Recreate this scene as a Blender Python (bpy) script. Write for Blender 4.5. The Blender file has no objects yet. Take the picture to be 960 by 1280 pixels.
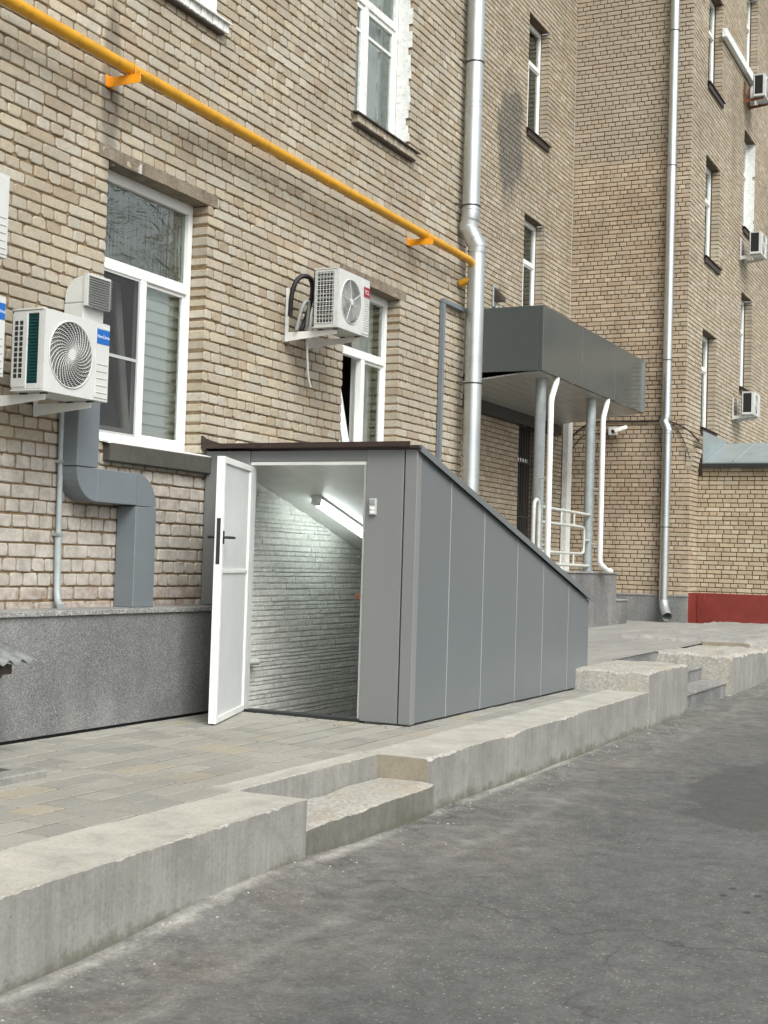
import bpy, bmesh, math, random
from mathutils import Vector, Matrix, noise
random.seed(7)
rnd = random.uniform
PI = math.pi
SC = bpy.context.scene
COL = SC.collection

# ------------------------------------------------------------ camera, sky, sun, exposure
cam_d = bpy.data.cameras.new('camera')
cam = bpy.data.objects.new('camera', cam_d)
COL.objects.link(cam)
_r = Vector((0.4376921137549556, -0.8986117568491233, 0.030373080338537264))
_d = Vector((0.04704661609201817, -0.010845314306799764, -0.9988338175451796))
_f = Vector((0.8978932171873275, 0.4386106355415004, 0.037529733796974635))
m = Matrix((_r, -_d, -_f)).transposed().to_4x4()
m.translation = (0, 0, 1.3)
cam.matrix_world = m
cam_d.sensor_fit = 'VERTICAL'
cam_d.sensor_height = 24.0
cam_d.sensor_width = 18.0
cam_d.lens = 1698.58 / 1280 * 24.0
cam_d.clip_start = 0.1
cam_d.clip_end = 800
SC.camera = cam

SUN_EL, SUN_AZ = math.radians(44), math.radians(232)   # azimuth: direction to the sun, ccw from +X
world = bpy.data.worlds.new('World')
SC.world = world
world.use_nodes = True
wn = world.node_tree
for n in list(wn.nodes):
    wn.nodes.remove(n)
sky = wn.nodes.new('ShaderNodeTexSky')
sky.sky_type = 'NISHITA'
sky.sun_disc = False
sky.sun_elevation = SUN_EL
sky.sun_rotation = PI / 2 - SUN_AZ
sky.air_density = 1.0
sky.dust_density = 4.0
sky.ozone_density = 0.6
hsv = wn.nodes.new('ShaderNodeHueSaturation')
hsv.inputs['Saturation'].default_value = 0.10
bg = wn.nodes.new('ShaderNodeBackground')
bg.inputs['Strength'].default_value = 0.14
wo = wn.nodes.new('ShaderNodeOutputWorld')
wn.links.new(sky.outputs[0], hsv.inputs['Color'])
wn.links.new(hsv.outputs[0], bg.inputs['Color'])
wn.links.new(bg.outputs[0], wo.inputs['Surface'])

sun_d = bpy.data.lights.new('sun', 'SUN')
sun_d.energy = 1.4
sun_d.angle = math.radians(32)
sun_d.color = (1.0, 0.985, 0.945)
sun = bpy.data.objects.new('sun', sun_d)
COL.objects.link(sun)
sd = Vector((math.cos(SUN_EL) * math.cos(SUN_AZ), math.cos(SUN_EL) * math.sin(SUN_AZ), math.sin(SUN_EL)))
sun.rotation_euler = sd.to_track_quat('Z', 'Y').to_euler()

SC.view_settings.view_transform = 'Standard'
SC.view_settings.look = 'None'
SC.view_settings.exposure = 0.54
SC.view_settings.gamma = 1.0
SC.view_settings.use_curve_mapping = False
SC.render.engine = 'CYCLES'
SC.cycles.use_denoising = True
SC.cycles.max_bounces = 8
SC.cycles.transparent_max_bounces = 12

# ------------------------------------------------------------ materials
class NT:
    def __init__(s, name):
        s.m = bpy.data.materials.new(name)
        s.m.use_nodes = True
        s.t = s.m.node_tree
        s.n = s.t.nodes
        s.b = s.n['Principled BSDF']
        s.co = s.n.new('ShaderNodeTexCoord').outputs['Object']
    def new(s, t, **kw):
        n = s.n.new(t)
        for k, v in kw.items():
            if hasattr(n, k):
                setattr(n, k, v)
            else:
                n.inputs[k].default_value = v
        return n
    def link(s, a, b):
        s.t.links.new(a, b)
    def mapped(s, scale=(1, 1, 1), loc=(0, 0, 0)):
        mp = s.new('ShaderNodeMapping')
        mp.inputs['Scale'].default_value = scale
        mp.inputs['Location'].default_value = loc
        s.link(s.co, mp.inputs['Vector'])
        return mp.outputs[0]
    def noise(s, scale, detail=4, rough=0.6, vec=None, dist=0.0):
        n = s.new('ShaderNodeTexNoise')
        n.inputs['Scale'].default_value = scale
        n.inputs['Detail'].default_value = detail
        n.inputs['Roughness'].default_value = rough
        n.inputs['Distortion'].default_value = dist
        s.link(vec if vec is not None else s.co, n.inputs['Vector'])
        return n.outputs['Fac']
    def ramp(s, fac, stops, interp='LINEAR'):
        n = s.new('ShaderNodeValToRGB')
        n.color_ramp.interpolation = interp
        e = n.color_ramp.elements
        while len(e) < len(stops):
            e.new(0.5)
        for i, (p, c) in enumerate(stops):
            e[i].position = p
            e[i].color = (c, c, c, 1) if isinstance(c, (int, float)) else (*c, 1)
        s.link(fac, n.inputs[0])
        return n.outputs[0]
    def mix(s, fac, a, b, mode='MIX'):
        n = s.new('ShaderNodeMix', data_type='RGBA', blend_type=mode)
        for sock, v in ((n.inputs[0], fac), (n.inputs[6], a), (n.inputs[7], b)):
            if isinstance(v, (int, float)):
                sock.default_value = v
            elif isinstance(v, tuple):
                sock.default_value = (*v, 1)
            else:
                s.link(v, sock)
        return n.outputs[2]
    def math(s, op, a, b=0.0, clamp=False):
        n = s.new('ShaderNodeMath', operation=op, use_clamp=clamp)
        for sock, v in ((n.inputs[0], a), (n.inputs[1], b)):
            if isinstance(v, (int, float)):
                sock.default_value = v
            else:
                s.link(v, sock)
        return n.outputs[0]
    def xyz(s):
        n = s.new('ShaderNodeSeparateXYZ')
        s.link(s.co, n.inputs[0])
        return n.outputs
    def island(s):
        return s.new('ShaderNodeNewGeometry').outputs['Random Per Island']
    def bump(s, h, strength=0.3, dist=0.01):
        n = s.new('ShaderNodeBump')
        n.inputs['Strength'].default_value = strength
        n.inputs['Distance'].default_value = dist
        s.link(h, n.inputs['Height'])
        s.link(n.outputs[0], s.b.inputs['Normal'])
    def done(s, color, rough=0.7, metal=0.0, spec=None):
        for sock, v in ((s.b.inputs['Base Color'], color), (s.b.inputs['Roughness'], rough), (s.b.inputs['Metallic'], metal)):
            if isinstance(v, (int, float)):
                sock.default_value = v
            elif isinstance(v, tuple):
                sock.default_value = (*v, 1)
            else:
                s.link(v, sock)
        if spec is not None:
            s.b.inputs['Specular IOR Level'].default_value = spec
        return s.m

def simple(name, c, rough=0.5, metal=0.0, var=0.10, scale=6.0, bump=0.0, bscale=60, dirt=None, spec=None):
    """one colour with soft noise variation, optional dirt blotches and bump"""
    t = NT(name)
    n = t.noise(scale, 5, 0.65)
    lo = tuple(x * (1 - var) for x in c)
    hi = tuple(min(1, x * (1 + var)) for x in c)
    col = t.ramp(n, [(0.3, lo), (0.7, hi)])
    if dirt:
        d = t.ramp(t.noise(scale * 2.3, 8, 0.7), [(0.52, 0.0), (0.72, 1.0)])
        col = t.mix(t.math('MULTIPLY', d, 0.6), col, dirt)
    if bump:
        t.bump(t.noise(bscale, 5, 0.6), bump, 0.01)
    r = t.ramp(t.noise(scale * 3, 4), [(0.3, max(0, rough - 0.04)), (0.7, min(1, rough + 0.04))])
    return t.done(col, r, metal, spec)

def brick_mat(name, cols, grime, tintfn=None, bump=0.5):
    t = NT(name)
    isl = t.island()
    n = len(cols)
    col = t.ramp(isl, [(i / n, c) for i, c in enumerate(cols)], 'CONSTANT')
    j = t.math('FRACT', t.math('MULTIPLY', isl, 37.0))
    col = t.mix(1.0, col, t.ramp(j, [(0, 0.88), (1, 1.10)]), 'MULTIPLY')
    m1 = t.noise(26, 6, 0.7)
    col = t.mix(1.0, col, t.ramp(m1, [(0.25, 0.78), (0.75, 1.16)]), 'MULTIPLY')
    big = t.noise(0.55, 5, 0.6)
    col = t.mix(t.ramp(big, [(0.40, 0.0), (0.75, 0.55)]), col, grime)
    sp = t.ramp(t.noise(70, 3, 0.5), [(0.66, 0.0), (0.74, 0.75)])
    col = t.mix(sp, col, tuple(g * 0.45 for g in grime))
    # run-off streaks
    st = t.noise(1.0, 5, 0.65, t.mapped((3.0, 3.0, 0.22)))
    col = t.mix(t.ramp(st, [(0.55, 0.0), (0.8, 0.5)]), col, tuple(g * 0.7 for g in grime))
    if tintfn:
        col = tintfn(t, col)
    h = t.math('ADD', t.math('MULTIPLY', t.noise(42, 6, 0.7), 0.7), t.math('MULTIPLY', t.noise(160, 3), 0.4))
    t.bump(h, bump, 0.008)
    return t.done(col, 0.9, 0, 0.25)

def stain_disc(t, x, z, rx, rz, axis=0, soft=0.5, amp=1.5, ns=2.6):
    """0..1 mask of a ragged blot round (x, z)"""
    o = t.xyz()
    a = t.math('DIVIDE', t.math('SUBTRACT', o[axis], x), rx)
    b = t.math('DIVIDE', t.math('SUBTRACT', o[2], z), rz)
    r = t.math('ADD', t.math('MULTIPLY', a, a), t.math('MULTIPLY', b, b))
    r = t.math('ADD', r, t.math('MULTIPLY', t.math('SUBTRACT', t.noise(ns, 6, 0.7), 0.5), amp))
    return t.ramp(r, [(0.45 if soft else 0.70, 1.0), (1.0 if soft else 0.86, 0.0)])

def tint_A(t, col):
    o = t.xyz()
    # the lowest courses were limewashed once: paler and greyer
    f = t.ramp(t.math('ADD', o[2], t.math('MULTIPLY', t.noise(1.6, 3), 0.25)), [(0.0, 1.0), (1.0, 1.0)])
    zz = t.math('ADD', t.math('DIVIDE', o[2], 4.0), t.math('MULTIPLY', t.math('SUBTRACT', t.noise(1.3, 4), 0.5), 0.10))
    low = t.ramp(zz, [(0.505, 1.0), (0.545, 0.0)])
    pale = t.ramp(t.noise(9, 6, 0.7), [(0.35, (0.30, 0.28, 0.25)), (0.65, (0.53, 0.50, 0.46))])
    col = t.mix(t.math('MULTIPLY', low, 0.75), col, pale)
    # rusty damp band just above the granite
    band = t.ramp(t.math('ADD', o[2], t.math('MULTIPLY', t.math('SUBTRACT', t.noise(5, 5), 0.5), 0.35)), [(0.98, 1.0), (1.0, 0.0)])
    zz2 = t.math('ADD', t.math('DIVIDE', o[2], 2.0), t.math('MULTIPLY', t.math('SUBTRACT', t.noise(5, 5), 0.5), 0.12))
    band = t.ramp(zz2, [(0.50, 1.0), (0.56, 0.0)])
    bc = t.ramp(t.noise(14, 6, 0.75), [(0.40, (0.20, 0.11, 0.07)), (0.6, (0.46, 0.42, 0.38))])
    col = t.mix(t.math('MULTIPLY', band, 0.55), col, bc)
    # sooty vertical streak by the gas pipe bracket
    return t.mix(t.math('MULTIPLY', stain_disc(t, 8.46, 4.95, 0.13, 0.85), 0.55), col, (0.10, 0.09, 0.08))

def tint_B(t, col):
    m1 = stain_disc(t, 23.65, 9.25, 0.75, 1.35, amp=2.4, ns=1.5)
    return t.mix(t.math('MULTIPLY', m1, 0.72), col, (0.095, 0.097, 0.09))

def tint_C(t, col):
    o = t.xyz()
    zz = t.math('ADD', t.math('DIVIDE', o[2], 20.0), t.math('MULTIPLY', t.math('SUBTRACT', t.noise(0.9, 4), 0.5), 0.03))
    up = t.ramp(zz, [(0.488, 0.0), (0.500, 1.0)])
    col = t.mix(t.math('MULTIPLY', up, 0.55), col, (0.345, 0.305, 0.242))
    pale = stain_disc(t, 7.55, 1.75, 0.5, 0.9, 1)
    return t.mix(t.math('MULTIPLY', pale, 0.35), col, (0.62, 0.52, 0.40))

GRIME = (0.25, 0.215, 0.165)
M = {}
M['brick_A'] = brick_mat('silicate brick grey', [(0.445, 0.400, 0.312), (0.465, 0.426, 0.342), (0.425, 0.373, 0.28), (0.475, 0.442, 0.365), (0.44, 0.388, 0.298), (0.395, 0.328, 0.238), (0.455, 0.412, 0.328), (0.46, 0.408, 0.305)], GRIME, tint_A, 0.7)
M['brick_B'] = brick_mat('silicate brick brown grey', [(0.395, 0.338, 0.252), (0.42, 0.362, 0.27), (0.37, 0.308, 0.222), (0.43, 0.38, 0.295), (0.385, 0.318, 0.23)], GRIME, tint_B)
M['brick_C'] = brick_mat('silicate brick tan', [(0.45, 0.365, 0.262), (0.47, 0.385, 0.278), (0.43, 0.342, 0.242), (0.48, 0.40, 0.295), (0.445, 0.355, 0.25), (0.43, 0.36, 0.268)], (0.24, 0.18, 0.115), tint_C)
M['brick_D'] = brick_mat('silicate brick grey tan', [(0.415, 0.355, 0.265), (0.44, 0.382, 0.29), (0.39, 0.325, 0.232), (0.455, 0.402, 0.315), (0.405, 0.335, 0.24)], GRIME)
M['brick_annex'] = brick_mat('yellow brick', [(0.46, 0.39, 0.27), (0.49, 0.42, 0.30), (0.43, 0.355, 0.24), (0.51, 0.45, 0.33), (0.45, 0.37, 0.25)], (0.27, 0.19, 0.12))
def mortar_mat(name, c):
    t = NT(name)
    col = t.ramp(t.noise(14, 6, 0.7), [(0.3, tuple(x * 0.65 for x in c)), (0.7, tuple(x * 1.25 for x in c))])
    t.bump(t.noise(60, 5, 0.7), 0.8, 0.01)
    return t.done(col, 0.95, 0, 0.2)
M['mortar_B'] = mortar_mat('mortar far', (0.135, 0.10, 0.068))
M['mortar'] = mortar_mat('mortar brown', (0.235, 0.166, 0.094))
M['mortar_C'] = mortar_mat('mortar dark brown', (0.120, 0.082, 0.050))

def granite_mat(name, dark, light, scale=150, streak=0.4):
    t = NT(name)
    v = t.new('ShaderNodeTexVoronoi', feature='F1')
    v.inputs['Scale'].default_value = scale
    t.link(t.co, v.inputs['Vector'])
    g = t.new('ShaderNodeSeparateColor')
    t.link(v.outputs['Color'], g.inputs[0])
    col = t.ramp(g.outputs[0], [(0.0, dark), (0.35, tuple((a + b) / 2 for a, b in zip(dark, light))), (0.62, light), (0.86, tuple(x * 1.5 for x in light))], 'CONSTANT')
    st = t.noise(1.0, 5, 0.6, t.mapped((2.2, 2.2, 0.5)))
    col = t.mix(t.ramp(st, [(0.42, 0.0), (0.75, streak)]), col, (0.33, 0.325, 0.31))
    bl = t.ramp(t.noise(1.3, 4), [(0.4, 0.8), (0.7, 1.12)])
    col = t.mix(1.0, col, bl, 'MULTIPLY')
    return t.done(col, t.ramp(st, [(0.3, 0.42), (0.7, 0.7)]), 0)
M['granite'] = granite_mat('granite grey', (0.105, 0.11, 0.11), (0.22, 0.223, 0.217), 190)
M['granite_light'] = granite_mat('granite pale', (0.16, 0.16, 0.155), (0.33, 0.33, 0.315), 110, 0.3)
M['granite_porch'] = granite_mat('granite porch', (0.10, 0.103, 0.103), (0.19, 0.192, 0.188), 90, 0.55)

def concrete_mat(name, c, streak=True, rough_edge=False):
    t = NT(name)
    n1 = t.noise(2.6, 8, 0.72)
    col = t.ramp(n1, [(0.3, tuple(x * 0.72 for x in c)), (0.52, c), (0.7, tuple(x * 1.18 for x in c))])
    geo = t.new('ShaderNodeNewGeometry')
    sp = t.new('ShaderNodeSeparateXYZ')
    t.link(geo.outputs['Normal'], sp.inputs[0])
    if streak:
        st = t.noise(1.0, 7, 0.78, t.mapped((20, 20, 0.8)))
        col = t.mix(t.ramp(st, [(0.42, 0.0), (0.70, 0.65)]), col, tuple(x * 0.62 for x in c))
        st2 = t.noise(1.0, 6, 0.7, t.mapped((9, 9, 0.5), (3, 1, 0)))
        col = t.mix(t.ramp(st2, [(0.55, 0.0), (0.8, 0.45)]), col, tuple(min(1, x * 1.5) for x in c))
        blot = t.noise(3.5, 6, 0.7)
        col = t.mix(t.ramp(blot, [(0.5, 0.0), (0.68, 0.45)]), col, (0.21, 0.205, 0.165))
        o = t.xyz()
        mz = t.math('ADD', o[2], t.math('MULTIPLY', t.math('SUBTRACT', t.noise(4.5, 7, 0.75), 0.5), 0.30))
        moss = t.ramp(t.math('ADD', mz, 1.0), [(0.645, 1.0), (0.70, 0.0)])
        col = t.mix(t.math('MULTIPLY', moss, 0.7), col, (0.105, 0.102, 0.070))
    # aggregate: ragged bare stone where the surface is broken (top edges)
    ag = t.noise(30, 6, 0.75)
    agc = t.ramp(ag, [(0.30, (0.21, 0.195, 0.165)), (0.48, (0.40, 0.388, 0.345)), (0.66, (0.58, 0.57, 0.53))])
    agc = t.mix(t.ramp(t.noise(2.6, 5, 0.65), [(0.48, 0.0), (0.66, 0.6)]), agc, (0.30, 0.25, 0.165))
    if rough_edge:
        col = t.mix(t.math('MULTIPLY', t.ramp(t.noise(1.6, 5, 0.6), [(0.35, 0.5), (0.6, 1.0)]), 1.0), col, agc)
    pits = t.ramp(t.noise(48, 7, 0.8), [(0.30, 0.62), (0.44, 0.96), (0.58, 1.04), (0.72, 1.25)])
    col = t.mix(1.0, col, pits, 'MULTIPLY')
    t.bump(t.math('ADD', t.noise(24, 7, 0.75), t.math('MULTIPLY', t.noise(90, 4), 0.5)), 0.9 if rough_edge else 0.35, 0.012)
    return t.done(col, 0.92, 0, 0.25)
M['concrete'] = concrete_mat('concrete cast', (0.272, 0.268, 0.245))
M['concrete_top'] = concrete_mat('concrete worn', (0.42, 0.408, 0.36), False)
M['concrete_broken'] = concrete_mat('concrete broken', (0.40, 0.385, 0.34), False, True)
def lintel_mat():
    t = NT('weathered lintel concrete')
    col = t.ramp(t.noise(7, 7, 0.75), [(0.3, (0.17, 0.135, 0.098)), (0.5, (0.27, 0.225, 0.17)), (0.7, (0.36, 0.315, 0.25))])
    col = t.mix(1.0, col, t.ramp(t.noise(60, 5, 0.7), [(0.3, 0.7), (0.7, 1.15)]), 'MULTIPLY')
    dr = t.noise(1.0, 4, 0.6, t.mapped((11, 11, 3.5)))
    col = t.mix(t.ramp(dr, [(0.665, 0.0), (0.69, 0.9)]), col, (0.66, 0.64, 0.60))
    t.bump(t.noise(26, 7, 0.75), 1.0, 0.02)
    return t.done(col, 0.93, 0, 0.2)
M['concrete_old'] = lintel_mat()
M['concrete_mossy'] = concrete_mat('concrete mossy', (0.165, 0.163, 0.140))
M['concrete_tan'] = concrete_mat('concrete tan', (0.29, 0.262, 0.20), False)
M['concrete_dark'] = concrete_mat('concrete sill', (0.085, 0.082, 0.070), False)

def paving_mat():
    t = NT('paving slabs')
    isl = t.island()
    col = t.ramp(isl, [(0, (0.285, 0.278, 0.245)), (0.22, (0.312, 0.304, 0.268)), (0.45, (0.262, 0.257, 0.228)), (0.62, (0.33, 0.32, 0.28)), (0.86, (0.34, 0.312, 0.245)), (0.92, (0.295, 0.286, 0.25))], 'CONSTANT')
    n = t.noise(1.2, 7, 0.65)
    col = t.mix(t.ramp(n, [(0.42, 0.0), (0.70, 0.4)]), col, (0.37, 0.355, 0.31))
    n2 = t.noise(0.8, 6, 0.6, t.mapped((1, 1.6, 1), (5, 2, 0)))
    col = t.mix(t.ramp(n2, [(0.5, 0.0), (0.75, 0.5)]), col, (0.20, 0.19, 0.165))
    col = t.mix(1.0, col, t.ramp(t.noise(45, 5, 0.7), [(0.3, 0.86), (0.7, 1.1)]), 'MULTIPLY')
    t.bump(t.noise(70, 6, 0.7), 0.4, 0.006)
    return t.done(col, 0.9, 0, 0.25)
M['paving'] = paving_mat()
M['joint'] = simple('paving joint', (0.095, 0.088, 0.07), 0.95, var=0.3, scale=8)
def terrace_mat():
    t = NT('terrace screed')
    n = t.noise(1.0, 7, 0.65, t.mapped((0.5, 1.6, 1)))
    col = t.ramp(n, [(0.3, (0.27, 0.265, 0.245)), (0.7, (0.36, 0.352, 0.325))])
    col = t.mix(1.0, col, t.ramp(t.noise(30, 6, 0.7), [(0.3, 0.88), (0.7, 1.1)]), 'MULTIPLY')
    b = t.new('ShaderNodeTexBrick')
    b.inputs['Scale'].default_value = 1.0
    b.inputs['Brick Width'].default_value = 0.55
    b.inputs['Row Height'].default_value = 0.3
    b.inputs['Mortar Size'].default_value = 0.006
    b.inputs['Color1'].default_value = (1, 1, 1, 1)
    b.inputs['Color2'].default_value = (0.9, 0.9, 0.9, 1)
    b.inputs['Mortar'].default_value = (0.72, 0.70, 0.66, 1)
    t.link(t.co, b.inputs['Vector'])
    col = t.mix(1.0, col, b.outputs[0], 'MULTIPLY')
    t.bump(t.noise(50, 6, 0.7), 0.4, 0.006)
    return t.done(col, 0.92, 0, 0.25)
M['terrace'] = terrace_mat()

def asphalt_mat():
    t = NT('asphalt')
    o = t.xyz()
    n = t.noise(0.7, 7, 0.62, None, 0.6)
    col = t.ramp(n, [(0.3, (0.092, 0.094, 0.091)), (0.7, (0.132, 0.133, 0.128))])
    # trodden dust along the kerb
    dy = t.math('DIVIDE', t.math('ADD', o[1], t.math('MULTIPLY', t.math('SUBTRACT', t.noise(0.9, 6, 0.65), 0.5), 2.2)), 5.0)
    dust = t.ramp(dy, [(0.46, 0.0), (0.70, 1.0)])
    dust = t.math('MULTIPLY', dust, t.ramp(t.noise(2.4, 8, 0.72, None, 1.2), [(0.38, 0.10), (0.62, 0.9)]))
    col = t.mix(dust, col, (0.215, 0.210, 0.190))
    brown = t.math('MULTIPLY', dust, t.ramp(t.noise(1.9, 5, 0.7), [(0.48, 0.0), (0.66, 0.7)]))
    col = t.mix(brown, col, (0.125, 0.100, 0.080))
    # cement washed out along the kerb and a scraped seam further out
    def line(y0, k, w, amp):
        d = t.math('SUBTRACT', o[1], t.math('ADD', t.math('MULTIPLY', o[0], k), y0))
        d = t.math('ADD', d, t.math('MULTIPLY', t.math('SUBTRACT', t.noise(1.7, 6, 0.65), 0.5), amp))
        return t.ramp(t.math('ABSOLUTE', d), [(0.0, 1.0), (w, 0.0)])
    ln = t.math('MULTIPLY', line(3.36, 0.034, 0.07, 0.16), t.ramp(t.noise(1.4, 5, 0.7), [(0.40, 0.0), (0.56, 0.85)]))
    col = t.mix(ln, col, (0.40, 0.39, 0.35))
    ln2 = t.math('MULTIPLY', line(2.82, 0.034, 0.09, 0.35), t.ramp(t.noise(0.9, 5, 0.7), [(0.42, 0.0), (0.6, 0.55)]))
    col = t.mix(ln2, col, (0.25, 0.245, 0.225))
    # pale aggregate showing in the worn surface
    v = t.new('ShaderNodeTexVoronoi', feature='F1')
    v.inputs['Scale'].default_value = 62
    t.link(t.co, v.inputs['Vector'])
    sc = t.new('ShaderNodeSeparateColor')
    t.link(v.outputs['Color'], sc.inputs[0])
    near = t.math('LESS_THAN', v.outputs['Distance'], 0.33)
    pick = t.math('GREATER_THAN', sc.outputs[0], 0.80)
    agg = t.math('MULTIPLY', near, pick)
    agg = t.math('MULTIPLY', agg, t.ramp(t.noise(1.3, 4), [(0.35, 0.2), (0.6, 0.75)]))
    col = t.mix(agg, col, t.ramp(sc.outputs[1], [(0.2, (0.24, 0.22, 0.18)), (0.8, (0.40, 0.38, 0.33))]))
    mid = t.noise(7.5, 7, 0.78)
    col = t.mix(1.0, col, t.ramp(mid, [(0.32, 0.74), (0.5, 1.0), (0.68, 1.26)]), 'MULTIPLY')
    fine = t.noise(46, 8, 0.85)
    col = t.mix(1.0, col, t.ramp(fine, [(0.30, 0.58), (0.46, 0.92), (0.56, 1.06), (0.72, 1.6)]), 'MULTIPLY')
    # cracks
    vc = t.new('ShaderNodeTexVoronoi', feature='DISTANCE_TO_EDGE')
    vc.inputs['Scale'].default_value = 0.36
    nz = t.new('ShaderNodeTexNoise')
    nz.inputs['Scale'].default_value = 1.6
    nz.inputs['Detail'].default_value = 8
    t.link(t.co, nz.inputs['Vector'])
    vm = t.new('ShaderNodeVectorMath', operation='SCALE')
    vm.inputs['Scale'].default_value = 1.1
    t.link(nz.outputs['Color'], vm.inputs[0])
    va = t.new('ShaderNodeVectorMath', operation='ADD')
    t.link(t.co, va.inputs[0])
    t.link(vm.outputs[0], va.inputs[1])
    t.link(va.outputs[0], vc.inputs['Vector'])
    crack = t.ramp(vc.outputs['Distance'], [(0.0, 1.0), (0.005, 0.0)])
    crack = t.math('MULTIPLY', crack, t.ramp(t.noise(0.8, 3), [(0.44, 0.0), (0.54, 0.65)]))
    col = t.mix(crack, col, (0.035, 0.033, 0.03))
    # damp patch and oil drips
    def blot(x, y, rx, ry, amp):
        a = t.math('DIVIDE', t.math('SUBTRACT', o[0], x), rx)
        b = t.math('DIVIDE', t.math('SUBTRACT', o[1], y), ry)
        r = t.math('ADD', t.math('MULTIPLY', a, a), t.math('MULTIPLY', b, b))
        r = t.math('ADD', r, t.math('MULTIPLY', t.math('SUBTRACT', t.noise(2.0, 6, 0.6), 0.5), amp))
        return t.ramp(r, [(0.85, 1.0), (1.0, 0.0)])
    wet = blot(11.1, 1.75, 1.95, 0.80, 1.3)
    col = t.mix(t.math('MULTIPLY', wet, 0.6), col, (0.070, 0.070, 0.066))
    for x, y in ((7.22, 1.495), (7.40, 1.485), (7.31, 1.335), (6.93, 1.316)):
        col = t.mix(t.math('MULTIPLY', blot(x, y, 0.034, 0.020, 0.9), 0.6), col, (0.022, 0.022, 0.022))
    t.bump(t.math('ADD', t.noise(110, 5, 0.75), t.math('MULTIPLY', t.noise(16, 4), 0.6)), 0.55, 0.008)
    return t.done(col, 0.88, 0, 0.3)
M['asphalt'] = asphalt_mat()
M['soil'] = simple('bare soil', (0.14, 0.125, 0.10), 0.95, var=0.3, scale=1.0)

M['panel'] = simple('painted steel grey', (0.140, 0.157, 0.163), 0.37, 0.0, 0.05, 0.5)
M['panel_front'] = simple('painted steel warm grey', (0.195, 0.203, 0.200), 0.48, 0.0, 0.04, 0.9, 0.03, 5)
M['panel_dark'] = simple('composite panel', (0.078, 0.090, 0.087), 0.13, 0.0, 0.04, 0.7)
M['soffit'] = simple('soffit panel', (0.33, 0.335, 0.315), 0.34, 0.0, 0.08, 1.2)
M['duct'] = simple('painted duct', (0.155, 0.178, 0.192), 0.5, 0.0, 0.06, 2)
M['seam'] = simple('pale seam', (0.42, 0.44, 0.435), 0.45)
M['galv'] = simple('galvanised steel', (0.56, 0.60, 0.60), 0.35, 0.88, 0.12, 2.0)
M['galv_dull'] = simple('galvanised dull', (0.42, 0.46, 0.45), 0.5, 0.55, 0.25, 9, 0.1, 30, (0.30, 0.27, 0.22))
M['roof_metal'] = simple('roof sheet', (0.34, 0.40, 0.41), 0.38, 0.4, 0.12, 3)
M['yellow'] = simple('yellow paint', (0.60, 0.30, 0.014), 0.45, 0.0, 0.12, 5, 0.05, 40, (0.27, 0.14, 0.03))
M['orange'] = simple('orange yellow paint', (0.78, 0.31, 0.012), 0.45, 0.0, 0.10, 9)
M['white'] = simple('white paint', (0.78, 0.79, 0.76), 0.42, 0.0, 0.06, 5)
M['white_old'] = simple('old white paint', (0.74, 0.76, 0.73), 0.6, 0.0, 0.10, 9, 0.3, 50, (0.30, 0.27, 0.22))
M['door_lining'] = simple('door lining sheet', (0.60, 0.625, 0.615), 0.5, 0.0, 0.06, 2.5)
M['door_skin'] = simple('door lining', (0.44, 0.46, 0.45), 0.5, 0.0, 0.08, 2.5)
M['ac_white'] = simple('unit enamel', (0.56, 0.575, 0.55), 0.42, 0.0, 0.05, 6)
M['ac_old'] = simple('aged unit enamel', (0.56, 0.575, 0.55), 0.5, 0.0, 0.08, 8, 0, 1, (0.42, 0.40, 0.34))
M['coil_teal'] = simple('teal coil', (0.012, 0.085, 0.085), 0.4, 0.3, 0.25, 30)
M['dark'] = simple('dark plastic', (0.025, 0.026, 0.027), 0.5)
M['black'] = simple('black rubber', (0.012, 0.012, 0.013), 0.55)
M['fan'] = simple('fan blade grey', (0.30, 0.31, 0.30), 0.5)
M['room'] = simple('dark room', (0.10, 0.09, 0.08), 0.9)
M['curtain'] = simple('pale blind', (0.84, 0.85, 0.81), 0.8, 0, 0.04, 3)
M['iron'] = simple('dark iron', (0.03, 0.032, 0.033), 0.45, 0.2)
M['drip'] = simple('brown flashing', (0.048, 0.031, 0.025), 0.5, 0.2, 0.25, 12)
M['sill_dark'] = simple('rusty sill sheet', (0.055, 0.043, 0.036), 0.6, 0.2, 0.4, 14)
M['rust'] = simple('rusty steel', (0.20, 0.075, 0.035), 0.8, 0.2, 0.4, 12)
M['rail'] = simple('pale rail paint', (0.55, 0.57, 0.53), 0.5, 0.1, 0.10, 10, 0, 1, (0.34, 0.31, 0.25))
M['post'] = simple('grey post paint', (0.34, 0.38, 0.38), 0.5, 0.1, 0.14, 7)
M['post_dark'] = M['post']
M['blue'] = simple('blue label', (0.004, 0.115, 0.42), 0.35, 0, 0.03)
M['red_label'] = simple('red label', (0.26, 0.012, 0.03), 0.35, 0, 0.03)
M['letter'] = simple('white lettering', (0.85, 0.88, 0.9), 0.4, 0, 0.02)
def red_mat():
    t = NT('red plinth paint')
    col = t.ramp(t.noise(3, 7, 0.7), [(0.3, (0.15, 0.018, 0.013)), (0.7, (0.215, 0.030, 0.021))])
    sc = t.ramp(t.noise(16, 7, 0.75, t.mapped((1, 1, 0.6))), [(0.63, 0.0), (0.72, 0.7)])
    col = t.mix(sc, col, (0.42, 0.22, 0.17))
    t.bump(t.noise(22, 6, 0.7), 0.4, 0.01)
    return t.done(col, 0.62)
M['red'] = red_mat()
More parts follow.
